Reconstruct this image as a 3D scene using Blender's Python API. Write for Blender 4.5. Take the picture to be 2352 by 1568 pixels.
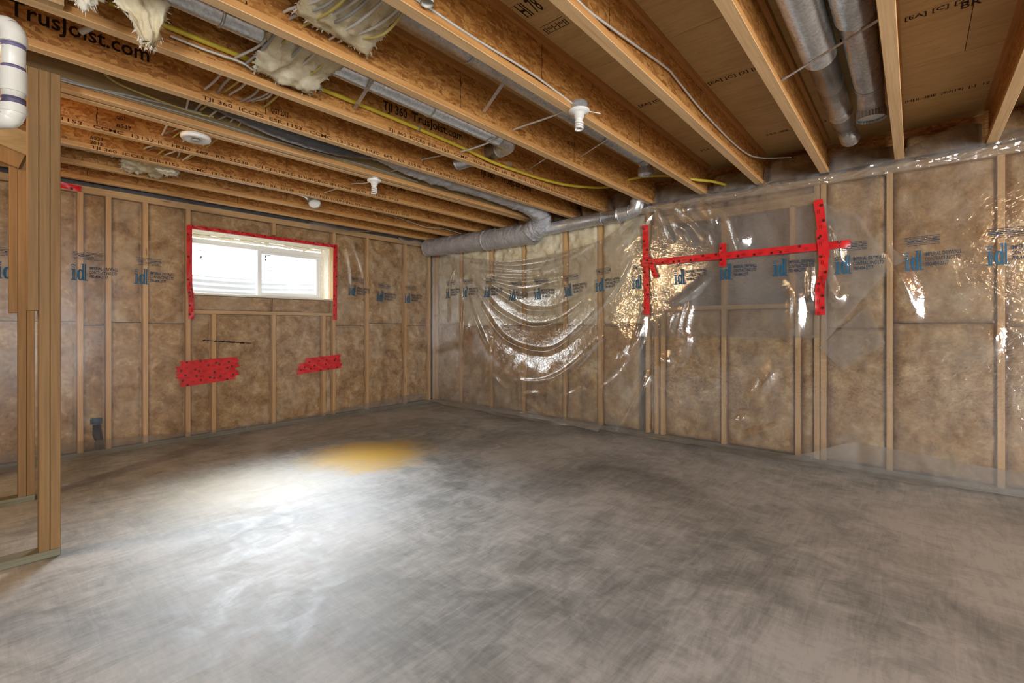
import bpy, bmesh, math, random
import numpy as np
from mathutils import Vector, Matrix, noise as mnoise

for o in list(bpy.data.objects):
    bpy.data.objects.remove(o, do_unlink=True)
scene = bpy.context.scene
COL = scene.collection
R = math.radians
rng = random.Random(7)

# ------------------------------------------------------------------ camera
cam_d = bpy.data.cameras.new('camera')
cam_d.sensor_width = 36.0
cam_d.lens = 36.0 * 1078.0 / 2352.0
cam_d.shift_y = -36.0 / 2352.0
cam_d.clip_start = 0.05
cam = bpy.data.objects.new('camera', cam_d)
COL.objects.link(cam)
cam.location = (0, 0, 1.16)
cam.rotation_euler = (R(90), 0, R(-49.4))
scene.camera = cam

# ------------------------------------------------------------------ world, sun, daylight, fill lamps, exposure
scene.view_settings.view_transform = 'Standard'
scene.view_settings.look = 'None'
scene.view_settings.gamma = 1.0
scene.view_settings.exposure = 0.26
try:
    scene.view_settings.use_curve_mapping = False
except Exception:
    pass

try:
    cy = scene.cycles
    cy.max_bounces, cy.diffuse_bounces, cy.glossy_bounces, cy.transmission_bounces, cy.transparent_max_bounces = 7, 5, 3, 3, 10
    cy.caustics_reflective = False
    cy.caustics_refractive = False
except Exception:
    pass

world = bpy.data.worlds.new('sky')
scene.world = world
world.use_nodes = True
bg = world.node_tree.nodes['Background']
bg.inputs[0].default_value = (0.96, 0.98, 1.0, 1)
bg.inputs[1].default_value = 5.5


def add_light(name, kind, loc, rot, energy, color, **kw):
    d = bpy.data.lights.new(name, kind)
    d.energy = energy
    d.color = color
    for k, v in kw.items():
        setattr(d, k, v)
    o = bpy.data.objects.new(name, d)
    o.location = loc
    o.rotation_euler = rot
    COL.objects.link(o)
    return o


# daylight slanting down through the high slider window
wd = add_light('window_daylight', 'AREA', (2.27, 5.565, 1.82), (0, 0, 0), 14.5, (0.88, 0.94, 1.0), shape='RECTANGLE', size=1.45, size_y=0.58, spread=R(49))
az, el = R(20), R(30)
wd.rotation_euler = Vector((-math.sin(az) * math.cos(el), -math.cos(az) * math.cos(el), -math.sin(el))).to_track_quat('-Z', 'Y').to_euler()
# unseen fill lamps, added in made-up openings behind the camera
add_light('rear_fill', 'AREA', (0.4, -5.93, 1.15), (R(90), 0, 0), 90.0, (0.98, 0.98, 1.0), shape='RECTANGLE', size=2.4, size_y=2.0)
add_light('side_fill', 'AREA', (-3.93, -4.5, 1.2), (R(90), 0, R(-90)), 440.0, (0.98, 0.98, 1.0), shape='RECTANGLE', size=2.4, size_y=1.9)

# ------------------------------------------------------------------ constants (metres)
WA = 5.59       # stud face of the window wall (y)
WB = 4.65       # stud face of the right wall (x)
JB = 2.43       # underside of the joists
JD = 0.302      # joist depth
DK = JB + JD    # underside of the deck
WX0, WX1, WZ0, WZ1 = 1.507, 3.045, 1.495, 2.15   # window opening

# ------------------------------------------------------------------ material helpers


class NT:
    def __init__(s, name):
        s.m = bpy.data.materials.new(name)
        s.m.use_nodes = True
        s.t = s.m.node_tree
        s.t.nodes.clear()
        s.out = s.t.nodes.new('ShaderNodeOutputMaterial')

    def n(s, typ, **kw):
        nd = s.t.nodes.new('ShaderNode' + typ)
        ins = kw.pop('ins', {})
        for k, v in kw.items():
            setattr(nd, k, v)
        for k, v in ins.items():
            s.set(nd.inputs[k], v)
        return nd

    def set(s, sock, v):
        if isinstance(v, bpy.types.NodeSocket):
            s.t.links.new(v, sock)
        elif isinstance(v, bpy.types.Node):
            s.t.links.new(v.outputs[0], sock)
        else:
            if hasattr(sock.default_value, '__len__') and not hasattr(v, '__len__'):
                v = (v,) * len(sock.default_value)
            if hasattr(v, '__len__') and hasattr(sock.default_value, '__len__') and len(v) == 3 and len(sock.default_value) == 4:
                v = tuple(v) + (1,)
            sock.default_value = v

    def coords(s, scale=(1, 1, 1), rot=(0, 0, 0), rand=True, kind='Object'):
        tc = s.n('TexCoord')
        src = tc.outputs[kind]
        if rand:
            oi = s.n('ObjectInfo')
            ml = s.n('VectorMath', operation='SCALE')
            cb = s.n('CombineXYZ', ins={0: oi.outputs['Random'], 1: oi.outputs['Random'], 2: oi.outputs['Random']})
            s.set(ml.inputs[0], cb)
            ml.inputs['Scale'].default_value = 37.0
            ad = s.n('VectorMath', operation='ADD', ins={0: src, 1: ml.outputs[0]})
            src = ad.outputs[0]
        mp = s.n('Mapping', ins={'Vector': src})
        mp.inputs['Scale'].default_value = scale
        mp.inputs['Rotation'].default_value = rot
        return mp.outputs[0]

    def noise(s, vec, scale, detail=4, rough=0.55, dist=0.0):
        return s.n('TexNoise', ins={'Vector': vec, 'Scale': scale, 'Detail': detail, 'Roughness': rough, 'Distortion': dist}).outputs[0]

    def ramp(s, fac, stops, mode='LINEAR'):
        r = s.n('ValToRGB', ins={'Fac': fac})
        cr = r.color_ramp
        cr.interpolation = mode
        while len(cr.elements) < len(stops):
            cr.elements.new(0.5)
        for e, (p, c) in zip(cr.elements, stops):
            e.position = p
            e.color = tuple(c) + (1,) if len(c) == 3 else c
        return r.outputs[0]

    def mix(s, fac, a, b, mode='MIX'):
        x = s.n('Mix', data_type='RGBA', blend_type=mode)
        s.set(x.inputs[0], fac)
        s.set(x.inputs[6], a)
        s.set(x.inputs[7], b)
        return x.outputs[2]

    def math(s, op, a, b=0.0, clamp=False):
        x = s.n('Math', operation=op, use_clamp=clamp)
        s.set(x.inputs[0], a)
        s.set(x.inputs[1], b)
        return x.outputs[0]

    def bump(s, h, strength=0.3, dist=0.01):
        b = s.n('Bump', ins={'Height': h, 'Strength': strength, 'Distance': dist})
        return b.outputs[0]

    def bsdf(s, color, rough=0.5, metal=0.0, spec=0.5, normal=None, **kw):
        p = s.n('BsdfPrincipled')
        s.set(p.inputs['Base Color'], color)
        s.set(p.inputs['Roughness'], rough)
        s.set(p.inputs['Metallic'], metal)
        s.set(p.inputs['Specular IOR Level'], spec)
        if normal is not None:
            s.set(p.inputs['Normal'], normal)
        for k, v in kw.items():
            s.set(p.inputs[k], v)
        s.t.links.new(p.outputs[0], s.out.inputs[0])
        return p


def plain(name, color, rough=0.5, metal=0.0, spec=0.5, var=0.12, scale=30.0, bump=0.0):
    t = NT(name)
    v = t.coords()
    nz = t.noise(v, scale, 3)
    c = t.ramp(nz, [(0.3, tuple(x * (1 - var) for x in color)), (0.7, tuple(min(1, x * (1 + var)) for x in color))])
    t.bsdf(c, rough, metal, spec, t.bump(nz, bump, 0.002) if bump else None)
    return t.m


def lumber(name, axis, dark, light, knots=True):
    t = NT(name)
    sc = [26.0, 26.0, 26.0]
    sc[axis] = 1.1
    v = t.coords(tuple(sc))
    g = t.noise(v, 1.0, 5, 0.6, 0.6)
    sc2 = [90.0, 90.0, 90.0]
    sc2[axis] = 3.0
    fine = t.noise(t.coords(tuple(sc2)), 1.0, 3, 0.6)
    c = t.ramp(g, [(0.28, dark), (0.52, tuple((a + b) / 2 for a, b in zip(dark, light))), (0.72, light)])
    c = t.mix(0.35, c, t.ramp(fine, [(0.3, tuple(x * 0.7 for x in dark)), (0.65, light)]))
    if knots:
        sk = [14.0, 14.0, 14.0]
        sk[axis] = 2.2
        vo = t.n('TexVoronoi', ins={'Vector': t.coords(tuple(sk)), 'Scale': 1.0})
        kn = t.ramp(vo.outputs['Distance'], [(0.05, (1, 1, 1)), (0.13, (0, 0, 0))])
        sel = t.math('GREATER_THAN', t.n('SeparateColor', ins={0: vo.outputs['Color']}).outputs[0], 0.72)
        c = t.mix(t.math('MULTIPLY', t.math('MULTIPLY', kn, sel), 0.75), c, (0.13, 0.06, 0.025))
    t.bsdf(c, 0.62, 0, 0.3, t.bump(fine, 0.15, 0.003))
    return t.m


def osb(name, stops, axes='xz', strand=(11.0, 11.0, 42.0)):
    """pressed strands: two crossing layers of long cells, each strand its own tone"""
    t = NT(name)
    base = t.coords((1, 1, 1))
    wob = t.n('TexNoise', ins={'Vector': base, 'Scale': 6.0, 'Detail': 2.0})
    dv = t.n('VectorMath', operation='SCALE', ins={0: wob.outputs['Color'], 'Scale': 0.06})
    src = t.n('VectorMath', operation='ADD', ins={0: base, 1: dv.outputs[0]}).outputs[0]
    layers = []
    for rot, sc in (((0, R(35), R(25)), strand), ((0, R(-40), R(-30)), strand), ((0, R(85), R(80)), strand)):
        mp = t.n('Mapping', ins={'Vector': src})
        mp.inputs['Rotation'].default_value = rot
        mp.inputs['Scale'].default_value = sc
        vo = t.n('TexVoronoi', ins={'Vector': mp.outputs[0], 'Scale': 1.6, 'Randomness': 1.0})
        layers.append(t.n('SeparateColor', ins={0: vo.outputs['Color']}).outputs[0])
    sel = t.noise(base, 16.0, 2)
    a = t.math('GREATER_THAN', sel, 0.5)
    m1 = t.n('Mix', data_type='FLOAT', ins={0: a, 2: layers[0], 3: layers[1]}).outputs[0]
    b = t.math('GREATER_THAN', t.noise(base, 22.0, 2, 0.5, 1.0), 0.56)
    m2 = t.n('Mix', data_type='FLOAT', ins={0: b, 2: m1, 3: layers[2]}).outputs[0]
    fine = t.noise(base, 120.0, 3)
    f = t.math('ADD', t.math('MULTIPLY', m2, 0.55), t.math('ADD', t.math('MULTIPLY', fine, 0.2), t.math('MULTIPLY', t.noise(base, 34.0, 5, 0.65, 1.5), 0.25)))
    c = t.ramp(f, stops)
    t.bsdf(c, 0.55, 0, 0.35, t.bump(f, 0.25, 0.003))
    return t.m


M = {}
# concrete slab with trowel sweeps and a yellow patch
t = NT('concrete_floor')
v = t.coords(rand=False)
big = t.noise(v, 0.9, 5, 0.6, 0.6)
mid = t.noise(v, 4.5, 6, 0.65, 1.2)
vs = t.coords((1.3, 9.0, 1), (0, 0, R(-40)), False)
sw = t.noise(vs, 2.2, 5, 0.7, 1.6)
vs2 = t.coords((11.0, 1.6, 1), (0, 0, R(18)), False)
sw2 = t.noise(vs2, 2.0, 5, 0.7, 2.0)
f = t.math('ADD', t.math('MULTIPLY', big, 0.42), t.math('ADD', t.math('MULTIPLY', mid, 0.28), t.math('ADD', t.math('MULTIPLY', sw, 0.18), t.math('MULTIPLY', sw2, 0.12))))
c = t.ramp(f, [(0.37, (0.165, 0.175, 0.17)), (0.46, (0.31, 0.325, 0.315)), (0.57, (0.54, 0.555, 0.55))])
scr = t.ramp(t.noise(t.coords((2.0, 26.0, 1), (0, 0, R(-52)), False), 2.4, 6, 0.75, 2.5), [(0.60, (0, 0, 0)), (0.70, (1, 1, 1))])
c = t.mix(t.math('MULTIPLY', scr, 0.35), c, (0.17, 0.17, 0.16))
tc = t.n('TexCoord')
st = t.n('VectorMath', operation='DISTANCE', ins={0: t.n('Mapping', ins={'Vector': tc.outputs['Object'], 'Location': (-2.36, -3.72, 0)}).outputs[0]})
stn = t.math('ADD', st.outputs['Value'], t.math('MULTIPLY', t.math('SUBTRACT', t.noise(v, 3.5, 4), 0.5), 0.5))
mk = t.ramp(stn, [(0.12, (1, 1, 1)), (0.36, (0.7, 0.7, 0.7)), (0.64, (0, 0, 0))])
c = t.mix(mk, c, (0.76, 0.47, 0.03))
st2 = t.n('VectorMath', operation='DISTANCE', ins={0: t.n('Mapping', ins={'Vector': tc.outputs['Object'], 'Location': (-1.25, -3.75, 0)}).outputs[0]})
mk2 = t.ramp(t.math('ADD', st2.outputs['Value'], t.math('MULTIPLY', t.math('SUBTRACT', t.noise(v, 2.5, 3), 0.5), 0.6)), [(0.15, (0.28, 0.28, 0.28)), (0.85, (0, 0, 0))])
c = t.mix(mk2, c, (0.62, 0.50, 0.16))
rg = t.ramp(mid, [(0.3, (0.52, 0.52, 0.52)), (0.7, (0.72, 0.72, 0.72))])
t.bsdf(c, rg, 0, 0.55, t.bump(t.math('ADD', t.math('MULTIPLY', sw, 0.6), t.math('MULTIPLY', mid, 0.4)), 0.12, 0.01))
M['concrete'] = t.m
M['foundation'] = plain('foundation_concrete', (0.26, 0.26, 0.25), 0.85, 0, 0.2, 0.2, 6.0, 0.2)
M['web'] = osb('osb_web', [(0.20, (0.28, 0.105, 0.024)), (0.42, (0.43, 0.185, 0.045)), (0.62, (0.55, 0.26, 0.070)), (0.84, (0.66, 0.37, 0.12))])
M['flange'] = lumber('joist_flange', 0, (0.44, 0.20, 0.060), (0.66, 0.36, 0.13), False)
M['flange_face'] = lumber('joist_underside', 0, (0.68, 0.42, 0.19), (0.90, 0.64, 0.36), False)  # paler planed face; brightness bounced off the floor is partly in this colour
M['stud'] = lumber('stud_lumber', 2, (0.50, 0.29, 0.12), (0.70, 0.47, 0.22))
M['post'] = lumber('post_lumber', 2, (0.21, 0.115, 0.042), (0.31, 0.185, 0.075))  # stud lumber with the shade of its unlit side put into the colour
M['stud_x'] = lumber('plate_lumber', 0, (0.46, 0.29, 0.13), (0.66, 0.46, 0.23))
M['stud_y'] = lumber('sill_lumber', 1, (0.46, 0.29, 0.13), (0.66, 0.46, 0.23))
M['treated'] = lumber('treated_plate', 0, (0.13, 0.13, 0.085), (0.25, 0.24, 0.16), False)
M['treated_y'] = lumber('treated_sill', 1, (0.14, 0.15, 0.13), (0.24, 0.24, 0.20), False)
# deck panels: tan, short dark streaks across the joists
t = NT('deck_panel')
v1 = t.noise(t.coords((18, 2.2, 18)), 1.6, 5, 0.65, 1.0)
v2 = t.noise(t.coords((60, 7.0, 60)), 1.6, 4, 0.7, 0.5)
v3 = t.noise(t.coords((1, 1, 1)), 1.5, 3)
c = t.ramp(t.math('ADD', t.math('MULTIPLY', v1, 0.55), t.math('MULTIPLY', v3, 0.45)), [(0.3, (0.52, 0.35, 0.15)), (0.5, (0.68, 0.49, 0.23)), (0.7, (0.80, 0.61, 0.33))])
c = t.mix(t.ramp(v2, [(0.60, (0, 0, 0)), (0.72, (0.6, 0.6, 0.6))]), c, (0.22, 0.12, 0.04))
t.bsdf(c, 0.6, 0, 0.3, t.bump(v2, 0.2, 0.003))
M['deck'] = t.m
t = NT('plywood_filler')
v1 = t.noise(t.coords((1.6, 14, 9)), 2.0, 5, 0.6, 1.4)
c = t.ramp(v1, [(0.3, (0.23, 0.155, 0.07)), (0.7, (0.40, 0.285, 0.14))])
t.bsdf(c, 0.65, 0, 0.25)
M['plywood'] = t.m


def fiberglass(name, stops):
    t = NT(name)
    v = t.coords((1, 1, 1))
    a = t.noise(v, 6.5, 7, 0.7, 0.4)
    b = t.noise(v, 34.0, 6, 0.75, 0.7)
    fb = t.noise(v, 160.0, 3, 0.7, 4.0)
    f = t.math('ADD', t.math('MULTIPLY', a, 0.6), t.math('ADD', t.math('MULTIPLY', b, 0.28), t.math('MULTIPLY', fb, 0.12)))
    c = t.ramp(f, stops)
    lg = t.noise(v, 2.2, 4, 0.6, 0.6)
    c = t.mix(t.ramp(lg, [(0.50, (0, 0, 0)), (0.72, (0.55, 0.55, 0.55))]), c, (0.64, 0.56, 0.41))
    c = t.mix(t.ramp(t.noise(v, 4.2, 5, 0.65, 1.0), [(0.60, (0, 0, 0)), (0.75, (0.6, 0.6, 0.6))]), c, (0.20, 0.135, 0.07))
    t.bsdf(c, 0.95, 0, 0.05, t.bump(t.math('ADD', b, t.math('MULTIPLY', fb, 0.5)), 0.5, 0.012))
    return t.m


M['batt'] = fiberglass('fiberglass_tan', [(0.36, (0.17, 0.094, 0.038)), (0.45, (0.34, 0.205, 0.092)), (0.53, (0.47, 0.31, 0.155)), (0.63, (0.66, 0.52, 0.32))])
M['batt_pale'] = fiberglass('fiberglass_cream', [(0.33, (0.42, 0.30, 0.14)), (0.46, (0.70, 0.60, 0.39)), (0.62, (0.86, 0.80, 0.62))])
M['fluff'] = fiberglass('fiberglass_torn', [(0.30, (0.62, 0.50, 0.32)), (0.45, (0.84, 0.79, 0.66)), (0.60, (0.94, 0.93, 0.88))])


def film(name, tint, haze, gloss, rough, bumpk=0.15, wr=22.0):
    """thin clear polyethylene: mostly see-through, a little milky, glossy"""
    t = NT(name)
    v = t.coords((1, 1, 1), rand=False)
    nz = t.noise(v, wr, 3, 0.6, 1.2)
    nz2 = t.noise(v, 5.0, 3, 0.6, 0.8)
    bm = t.bump(t.math('ADD', nz, t.math('MULTIPLY', nz2, 1.5)), bumpk, 0.02)
    tr = t.n('BsdfTransparent', ins={0: tint})
    df = t.n('BsdfDiffuse', ins={0: (0.86, 0.86, 0.85), 'Normal': bm})
    tl = t.n('BsdfTranslucent', ins={0: (0.86, 0.86, 0.85), 'Normal': bm})
    mk = t.n('MixShader', ins={0: 0.5, 1: df.outputs[0], 2: tl.outputs[0]})
    lw = t.n('LayerWeight', ins={'Blend': 0.5, 'Normal': bm})
    fac = t.math('POWER', lw.outputs['Facing'], 3.0)
    hz = t.math('ADD', t.math('MULTIPLY', t.ramp(t.noise(t.coords((3.2, 3.2, 1.1), rand=False), 1.4, 4, 0.6, 1.2), [(0.36, (0.25, 0.25, 0.25)), (0.72, (1.0, 1.0, 1.0))]), haze), t.math('MULTIPLY', fac, 0.30), True)
    m1 = t.n('MixShader', ins={0: hz, 1: tr.outputs[0], 2: mk.outputs[0]})
    gl = t.n('BsdfGlossy', ins={0: (1, 1, 1), 'Roughness': rough, 'Normal': bm})
    gf = t.math('ADD', t.math('MULTIPLY', fac, 0.45), gloss, True)
    m2 = t.n('MixShader', ins={0: gf, 1: m1.outputs[0], 2: gl.outputs[0]})
    t.t.links.new(m2.outputs[0], t.out.inputs[0])
    return t.m


M['film'] = film('poly_film', (0.96, 0.955, 0.945), 0.21, 0.25, 0.085, 0.13)
M['film_tight'] = film('poly_film_taut', (0.93, 0.90, 0.86), 0.07, 0.05, 0.26, 0.05)
M['film_milky'] = film('poly_film_folded', (0.92, 0.92, 0.90), 0.34, 0.15, 0.10, 0.12)

M['red'] = plain('red_tape', (0.62, 0.018, 0.022), 0.28, 0, 0.5, 0.15, 12.0)
M['red_dark'] = plain('red_tape_print', (0.07, 0.006, 0.008), 0.4)
M['ink_blue'] = plain('blue_print', (0.012, 0.105, 0.20), 0.5, 0, 0.3, 0.15, 20)
M['ink_navy'] = plain('navy_print', (0.02, 0.045, 0.085), 0.5, 0, 0.3, 0.15, 20)
M['ink_black'] = plain('black_print', (0.018, 0.010, 0.006), 0.7, 0, 0.2, 0.3, 40)
M['ink_brown'] = plain('brown_stamp', (0.045, 0.017, 0.007), 0.7, 0, 0.2, 0.3, 40)
M['oxblood'] = plain('red_paint_dot', (0.17, 0.035, 0.025), 0.7)


def galv(name, color, rough):
    t = NT(name)
    v = t.coords((1, 1, 1))
    a = t.n('TexVoronoi', ins={'Vector': v, 'Scale': 90.0})
    sp = t.n('SeparateColor', ins={0: a.outputs['Color']}).outputs[0]
    b = t.noise(v, 3.0, 3)
    f = t.math('ADD', t.math('MULTIPLY', sp, 0.4), t.math('MULTIPLY', b, 0.6))
    c = t.ramp(f, [(0.25, tuple(x * 0.75 for x in color)), (0.75, tuple(min(1, x * 1.15) for x in color))])
    r = t.ramp(b, [(0.3, (rough * 0.7,) * 3), (0.7, (rough * 1.3,) * 3)])
    t.bsdf(c, r, 0.72, 0.5, t.bump(b, 0.1, 0.01))
    return t.m


M['galv'] = galv('galvanized_steel', (0.66, 0.69, 0.72), 0.30)
M['galv_dk'] = galv('galvanized_crimp', (0.60, 0.63, 0.65), 0.36)
t = NT('foil_jacket')
v = t.coords((1, 1, 1))
a = t.noise(v, 30.0, 5, 0.65, 2.0)
b = t.noise(v, 7.0, 3)
c = t.ramp(b, [(0.3, (0.50, 0.51, 0.54)), (0.7, (0.66, 0.67, 0.70))])
t.bsdf(c, 0.27, 0.55, 0.6, t.bump(a, 0.8, 0.02))
M['foil'] = t.m
t = NT('black_jacket')
v = t.coords((1, 1, 1))
a = t.noise(v, 30.0, 5, 0.65, 2.0)
t.bsdf((0.075, 0.078, 0.088), 0.28, 0.25, 0.5, t.bump(a, 0.4, 0.008))
M['jacket'] = t.m
M['pvc'] = plain('white_pvc', (0.72, 0.72, 0.66), 0.32, 0, 0.5, 0.05, 8)
M['primer'] = plain('purple_primer', (0.15, 0.13, 0.24), 0.5, 0, 0.4, 0.5, 18)
M['vinyl'] = plain('white_vinyl', (0.74, 0.75, 0.74), 0.35, 0, 0.5, 0.03, 8)
M['foam'] = plain('spray_foam', (0.82, 0.76, 0.60), 0.8, 0, 0.2, 0.12, 26, 0.6)
M['foam_board'] = plain('foam_board', (0.84, 0.80, 0.68), 0.75, 0, 0.2, 0.06, 14, 0.2)
M['porcelain'] = plain('white_plastic', (0.80, 0.80, 0.77), 0.3, 0, 0.5, 0.03, 10)
M['cable'] = plain('white_cable', (0.62, 0.60, 0.55), 0.45, 0, 0.4, 0.08, 10)
M['cable_grey'] = plain('grey_cable', (0.36, 0.35, 0.33), 0.5, 0, 0.4, 0.08, 10)
M['yellow'] = plain('yellow_tube', (0.62, 0.47, 0.045), 0.38, 0, 0.5, 0.08, 10)
M['yellow_cable'] = plain('yellow_cable', (0.55, 0.45, 0.14), 0.45, 0, 0.4, 0.08, 10)
M['bluebox'] = plain('blue_plastic', (0.03, 0.08, 0.19), 0.45, 0, 0.4, 0.15, 10)
M['black'] = plain('black_plastic', (0.02, 0.022, 0.03), 0.45, 0, 0.4, 0.2, 10)
M['dark_film'] = plain('black_gasket', (0.045, 0.045, 0.05), 0.5, 0, 0.4, 0.4, 10)
M['well'] = plain('window_well_steel', (0.70, 0.72, 0.74), 0.6, 0, 0.3, 0.06, 4)
M['gravel'] = plain('gravel', (0.42, 0.41, 0.39), 0.9, 0, 0.2, 0.4, 60, 0.6)
t = NT('pane_glass')
tr = t.n('BsdfTransparent', ins={0: (0.97, 0.98, 0.98)})
gl = t.n('BsdfGlossy', ins={0: (1, 1, 1), 'Roughness': 0.03})
fr = t.n('LayerWeight', ins={'Blend': 0.5})
mx = t.n('MixShader', ins={0: t.math('ADD', t.math('MULTIPLY', t.math('POWER', fr.outputs['Facing'], 4.0), 0.5), 0.05, True), 1: tr.outputs[0], 2: gl.outputs[0]})
t.t.links.new(mx.outputs[0], t.out.inputs[0])
M['glass'] = t.m
t = NT('lit_bulb')
em = t.n('Emission', ins={0: (1.0, 0.72, 0.40), 1: 12.0})
t.t.links.new(em.outputs[0], t.out.inputs[0])
M['lit'] = t.m

# ------------------------------------------------------------------ mesh helpers
WPOS = {}


class MB:
    def __init__(s):
        s.v = []
        s.f = []

    def add(s, verts, faces):
        b = len(s.v)
        s.v.extend([tuple(map(float, p)) for p in verts])
        s.f.extend([tuple(b + i for i in f) for f in faces])
        return s

    def box(s, x0, x1, y0, y1, z0, z1):
        vs = [(x, y, z) for x in (x0, x1) for y in (y0, y1) for z in (z0, z1)]
        return s.add(vs, [(0, 1, 3, 2), (4, 6, 7, 5), (0, 4, 5, 1), (2, 3, 7, 6), (0, 2, 6, 4), (1, 5, 7, 3)])

    def bar(s, p, q, w, h, up=(0, 0, 1)):
        """rectangular bar from p to q, w wide, h high"""
        p, q, up = Vector(p), Vector(q), Vector(up)
        d = (q - p).normalized()
        sd = d.cross(up).normalized()
        u = sd.cross(d).normalized()
        vs = []
        for c in (p, q):
            for a, b in ((-1, -1), (1, -1), (1, 1), (-1, 1)):
                vs.append(c + sd * (a * w / 2) + u * (b * h / 2))
        return s.add(vs, [(3, 2, 1, 0), (4, 5, 6, 7), (0, 1, 5, 4), (1, 2, 6, 5), (2, 3, 7, 6), (3, 0, 4, 7)])

    def tube(s, path, r, seg=8, cap=True, rf=None):
        P = [Vector(p) for p in path]
        n = len(P)
        rings = []
        prev = None
        for i in range(n):
            d = (P[min(i + 1, n - 1)] - P[max(i - 1, 0)])
            if d.length < 1e-9:
                d = Vector((1, 0, 0))
            d.normalize()
            if prev is None:
                a = Vector((0, 0, 1)) if abs(d.z) < 0.9 else Vector((1, 0, 0))
                u = (a - d * a.dot(d)).normalized()
            else:
                u = (prev - d * prev.dot(d)).normalized()
            prev = u
            w = d.cross(u)
            ring = []
            for k in range(seg):
                an = 2 * math.pi * k / seg
                rr = (r[i] if hasattr(r, '__len__') else r)
                if rf:
                    rr *= rf(i, an)
                ring.append(P[i] + u * (math.cos(an) * rr) + w * (math.sin(an) * rr))
            rings.append(ring)
        vs = [p for rg_ in rings for p in rg_]
        fs = []
        for i in range(n - 1):
            for k in range(seg):
                k2 = (k + 1) % seg
                fs.append((i * seg + k, (i + 1) * seg + k, (i + 1) * seg + k2, i * seg + k2)[::-1])
        if cap:
            fs.append(tuple(range(seg)))
            fs.append(tuple((n - 1) * seg + k for k in range(seg))[::-1])
        return s.add(vs, fs)

    def lathe(s, prof, center, seg=24, axis='z'):
        cx, cy, cz = center
        vs = []
        for r, z in prof:
            for k in range(seg):
                a = 2 * math.pi * k / seg
                p = (r * math.cos(a), r * math.sin(a), z)
                if axis == 'x':
                    p = (p[2], p[0], p[1])
                elif axis == 'y':
                    p = (p[0], p[2], p[1])
                vs.append((cx + p[0], cy + p[1], cz + p[2]))
        fs = []
        for i in range(len(prof) - 1):
            for k in range(seg):
                k2 = (k + 1) % seg
                fs.append((i * seg + k, i * seg + k2, (i + 1) * seg + k2, (i + 1) * seg + k))
        return s.add(vs, fs)

    def grid(s, X, Y, Z, mask=None):
        n, m = X.shape
        b = len(s.v)
        s.v.extend(zip(X.ravel().tolist(), Y.ravel().tolist(), Z.ravel().tolist()))
        for i in range(n - 1):
            for j in range(m - 1):
                if mask is None or mask[i, j]:
                    a = b + i * m + j
                    s.f.append((a, a + 1, a + m + 1, a + m))
        return s

    def build(s, name, mat, parent=None, base=None, smooth=False, bevel=0.0):
        pw = WPOS.get(parent.name, Vector((0, 0, 0))) if parent else Vector((0, 0, 0))
        if base is None:
            if parent:
                base = pw
            else:
                xs = [p[0] for p in s.v]
                ys = [p[1] for p in s.v]
                zs = [p[2] for p in s.v]
                base = Vector(((min(xs) + max(xs)) / 2, (min(ys) + max(ys)) / 2, min(zs)))
        base = Vector(base)
        me = bpy.data.meshes.new(name)
        me.from_pydata([(p[0] - base.x, p[1] - base.y, p[2] - base.z) for p in s.v], [], s.f)
        me.materials.append(M[mat])
        if smooth:
            me.polygons.foreach_set('use_smooth', [True] * len(me.polygons))
        me.update()
        o = bpy.data.objects.new(name, me)
        COL.objects.link(o)
        if parent:
            o.parent = parent
        o.location = base - pw
        WPOS[o.name] = base
        if bevel:
            md = o.modifiers.new('bevel', 'BEVEL')
            md.width = bevel
            md.segments = 1
        return o


PRINTS = ('lettering', 'tape_print', 'printed_fine_text', 'printed_lettering', 'printed_mark', 'stamp', 'glazing_label', 'glass_marks', 'marker_scribble', 'web_joint')


def tag(o, label=None, cat=None, group=None, kind=None):
    if label:
        o['label'] = label
    if cat:
        o['category'] = cat
    if group:
        o['group'] = group
    if kind:
        o['kind'] = kind
    return o


def empty(name, loc, label=None, cat=None, group=None, kind=None):
    o = bpy.data.objects.new(name, None)
    o.empty_display_size = 0.05
    COL.objects.link(o)
    o.location = loc
    WPOS[o.name] = Vector(loc)
    return tag(o, label, cat, group, kind)


def spline(pts, n=10):
    P = [Vector(p) for p in pts]
    P = [P[0] * 2 - P[1]] + P + [P[-1] * 2 - P[-2]]
    out = []
    for i in range(1, len(P) - 2):
        for k in range(n):
            t_ = k / n
            a, b, c_, d = P[i - 1], P[i], P[i + 1], P[i + 2]
            out.append(0.5 * ((2 * b) + (c_ - a) * t_ + (2 * a - 5 * b + 4 * c_ - d) * t_ ** 2 + (3 * b - a - 3 * c_ + d) * t_ ** 3))
    out.append(P[-2])
    return out


_txt = {}


def text_geo(s, size=1.0, width=None):
    """triangulated flat lettering in the xy plane; returns verts (n,2), faces"""
    if s not in _txt:
        cu = bpy.data.curves.new('t', 'FONT')
        cu.body = s
        cu.resolution_u = 2
        cu.offset = 0.014
        ob = bpy.data.objects.new('t', cu)
        COL.objects.link(ob)
        dg = bpy.context.evaluated_depsgraph_get()
        me = bpy.data.meshes.new_from_object(ob.evaluated_get(dg))
        bm = bmesh.new()
        bm.from_mesh(me)
        bmesh.ops.triangulate(bm, faces=bm.faces)
        bm.verts.ensure_lookup_table()
        vs = [(v_.co.x, v_.co.y) for v_ in bm.verts]
        fs = [tuple(v_.index for v_ in f_.verts) for f_ in bm.faces]
        bm.free()
        bpy.data.meshes.remove(me)
        bpy.data.objects.remove(ob)
        bpy.data.curves.remove(cu)
        _txt[s] = (np.array(vs), fs)
    vs, fs = _txt[s]
    vs = vs * size
    if width:
        k = width / max(vs[:, 0].max(), 1e-6)
        vs = vs * np.array([k, 1.0])
    return vs, fs


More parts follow.
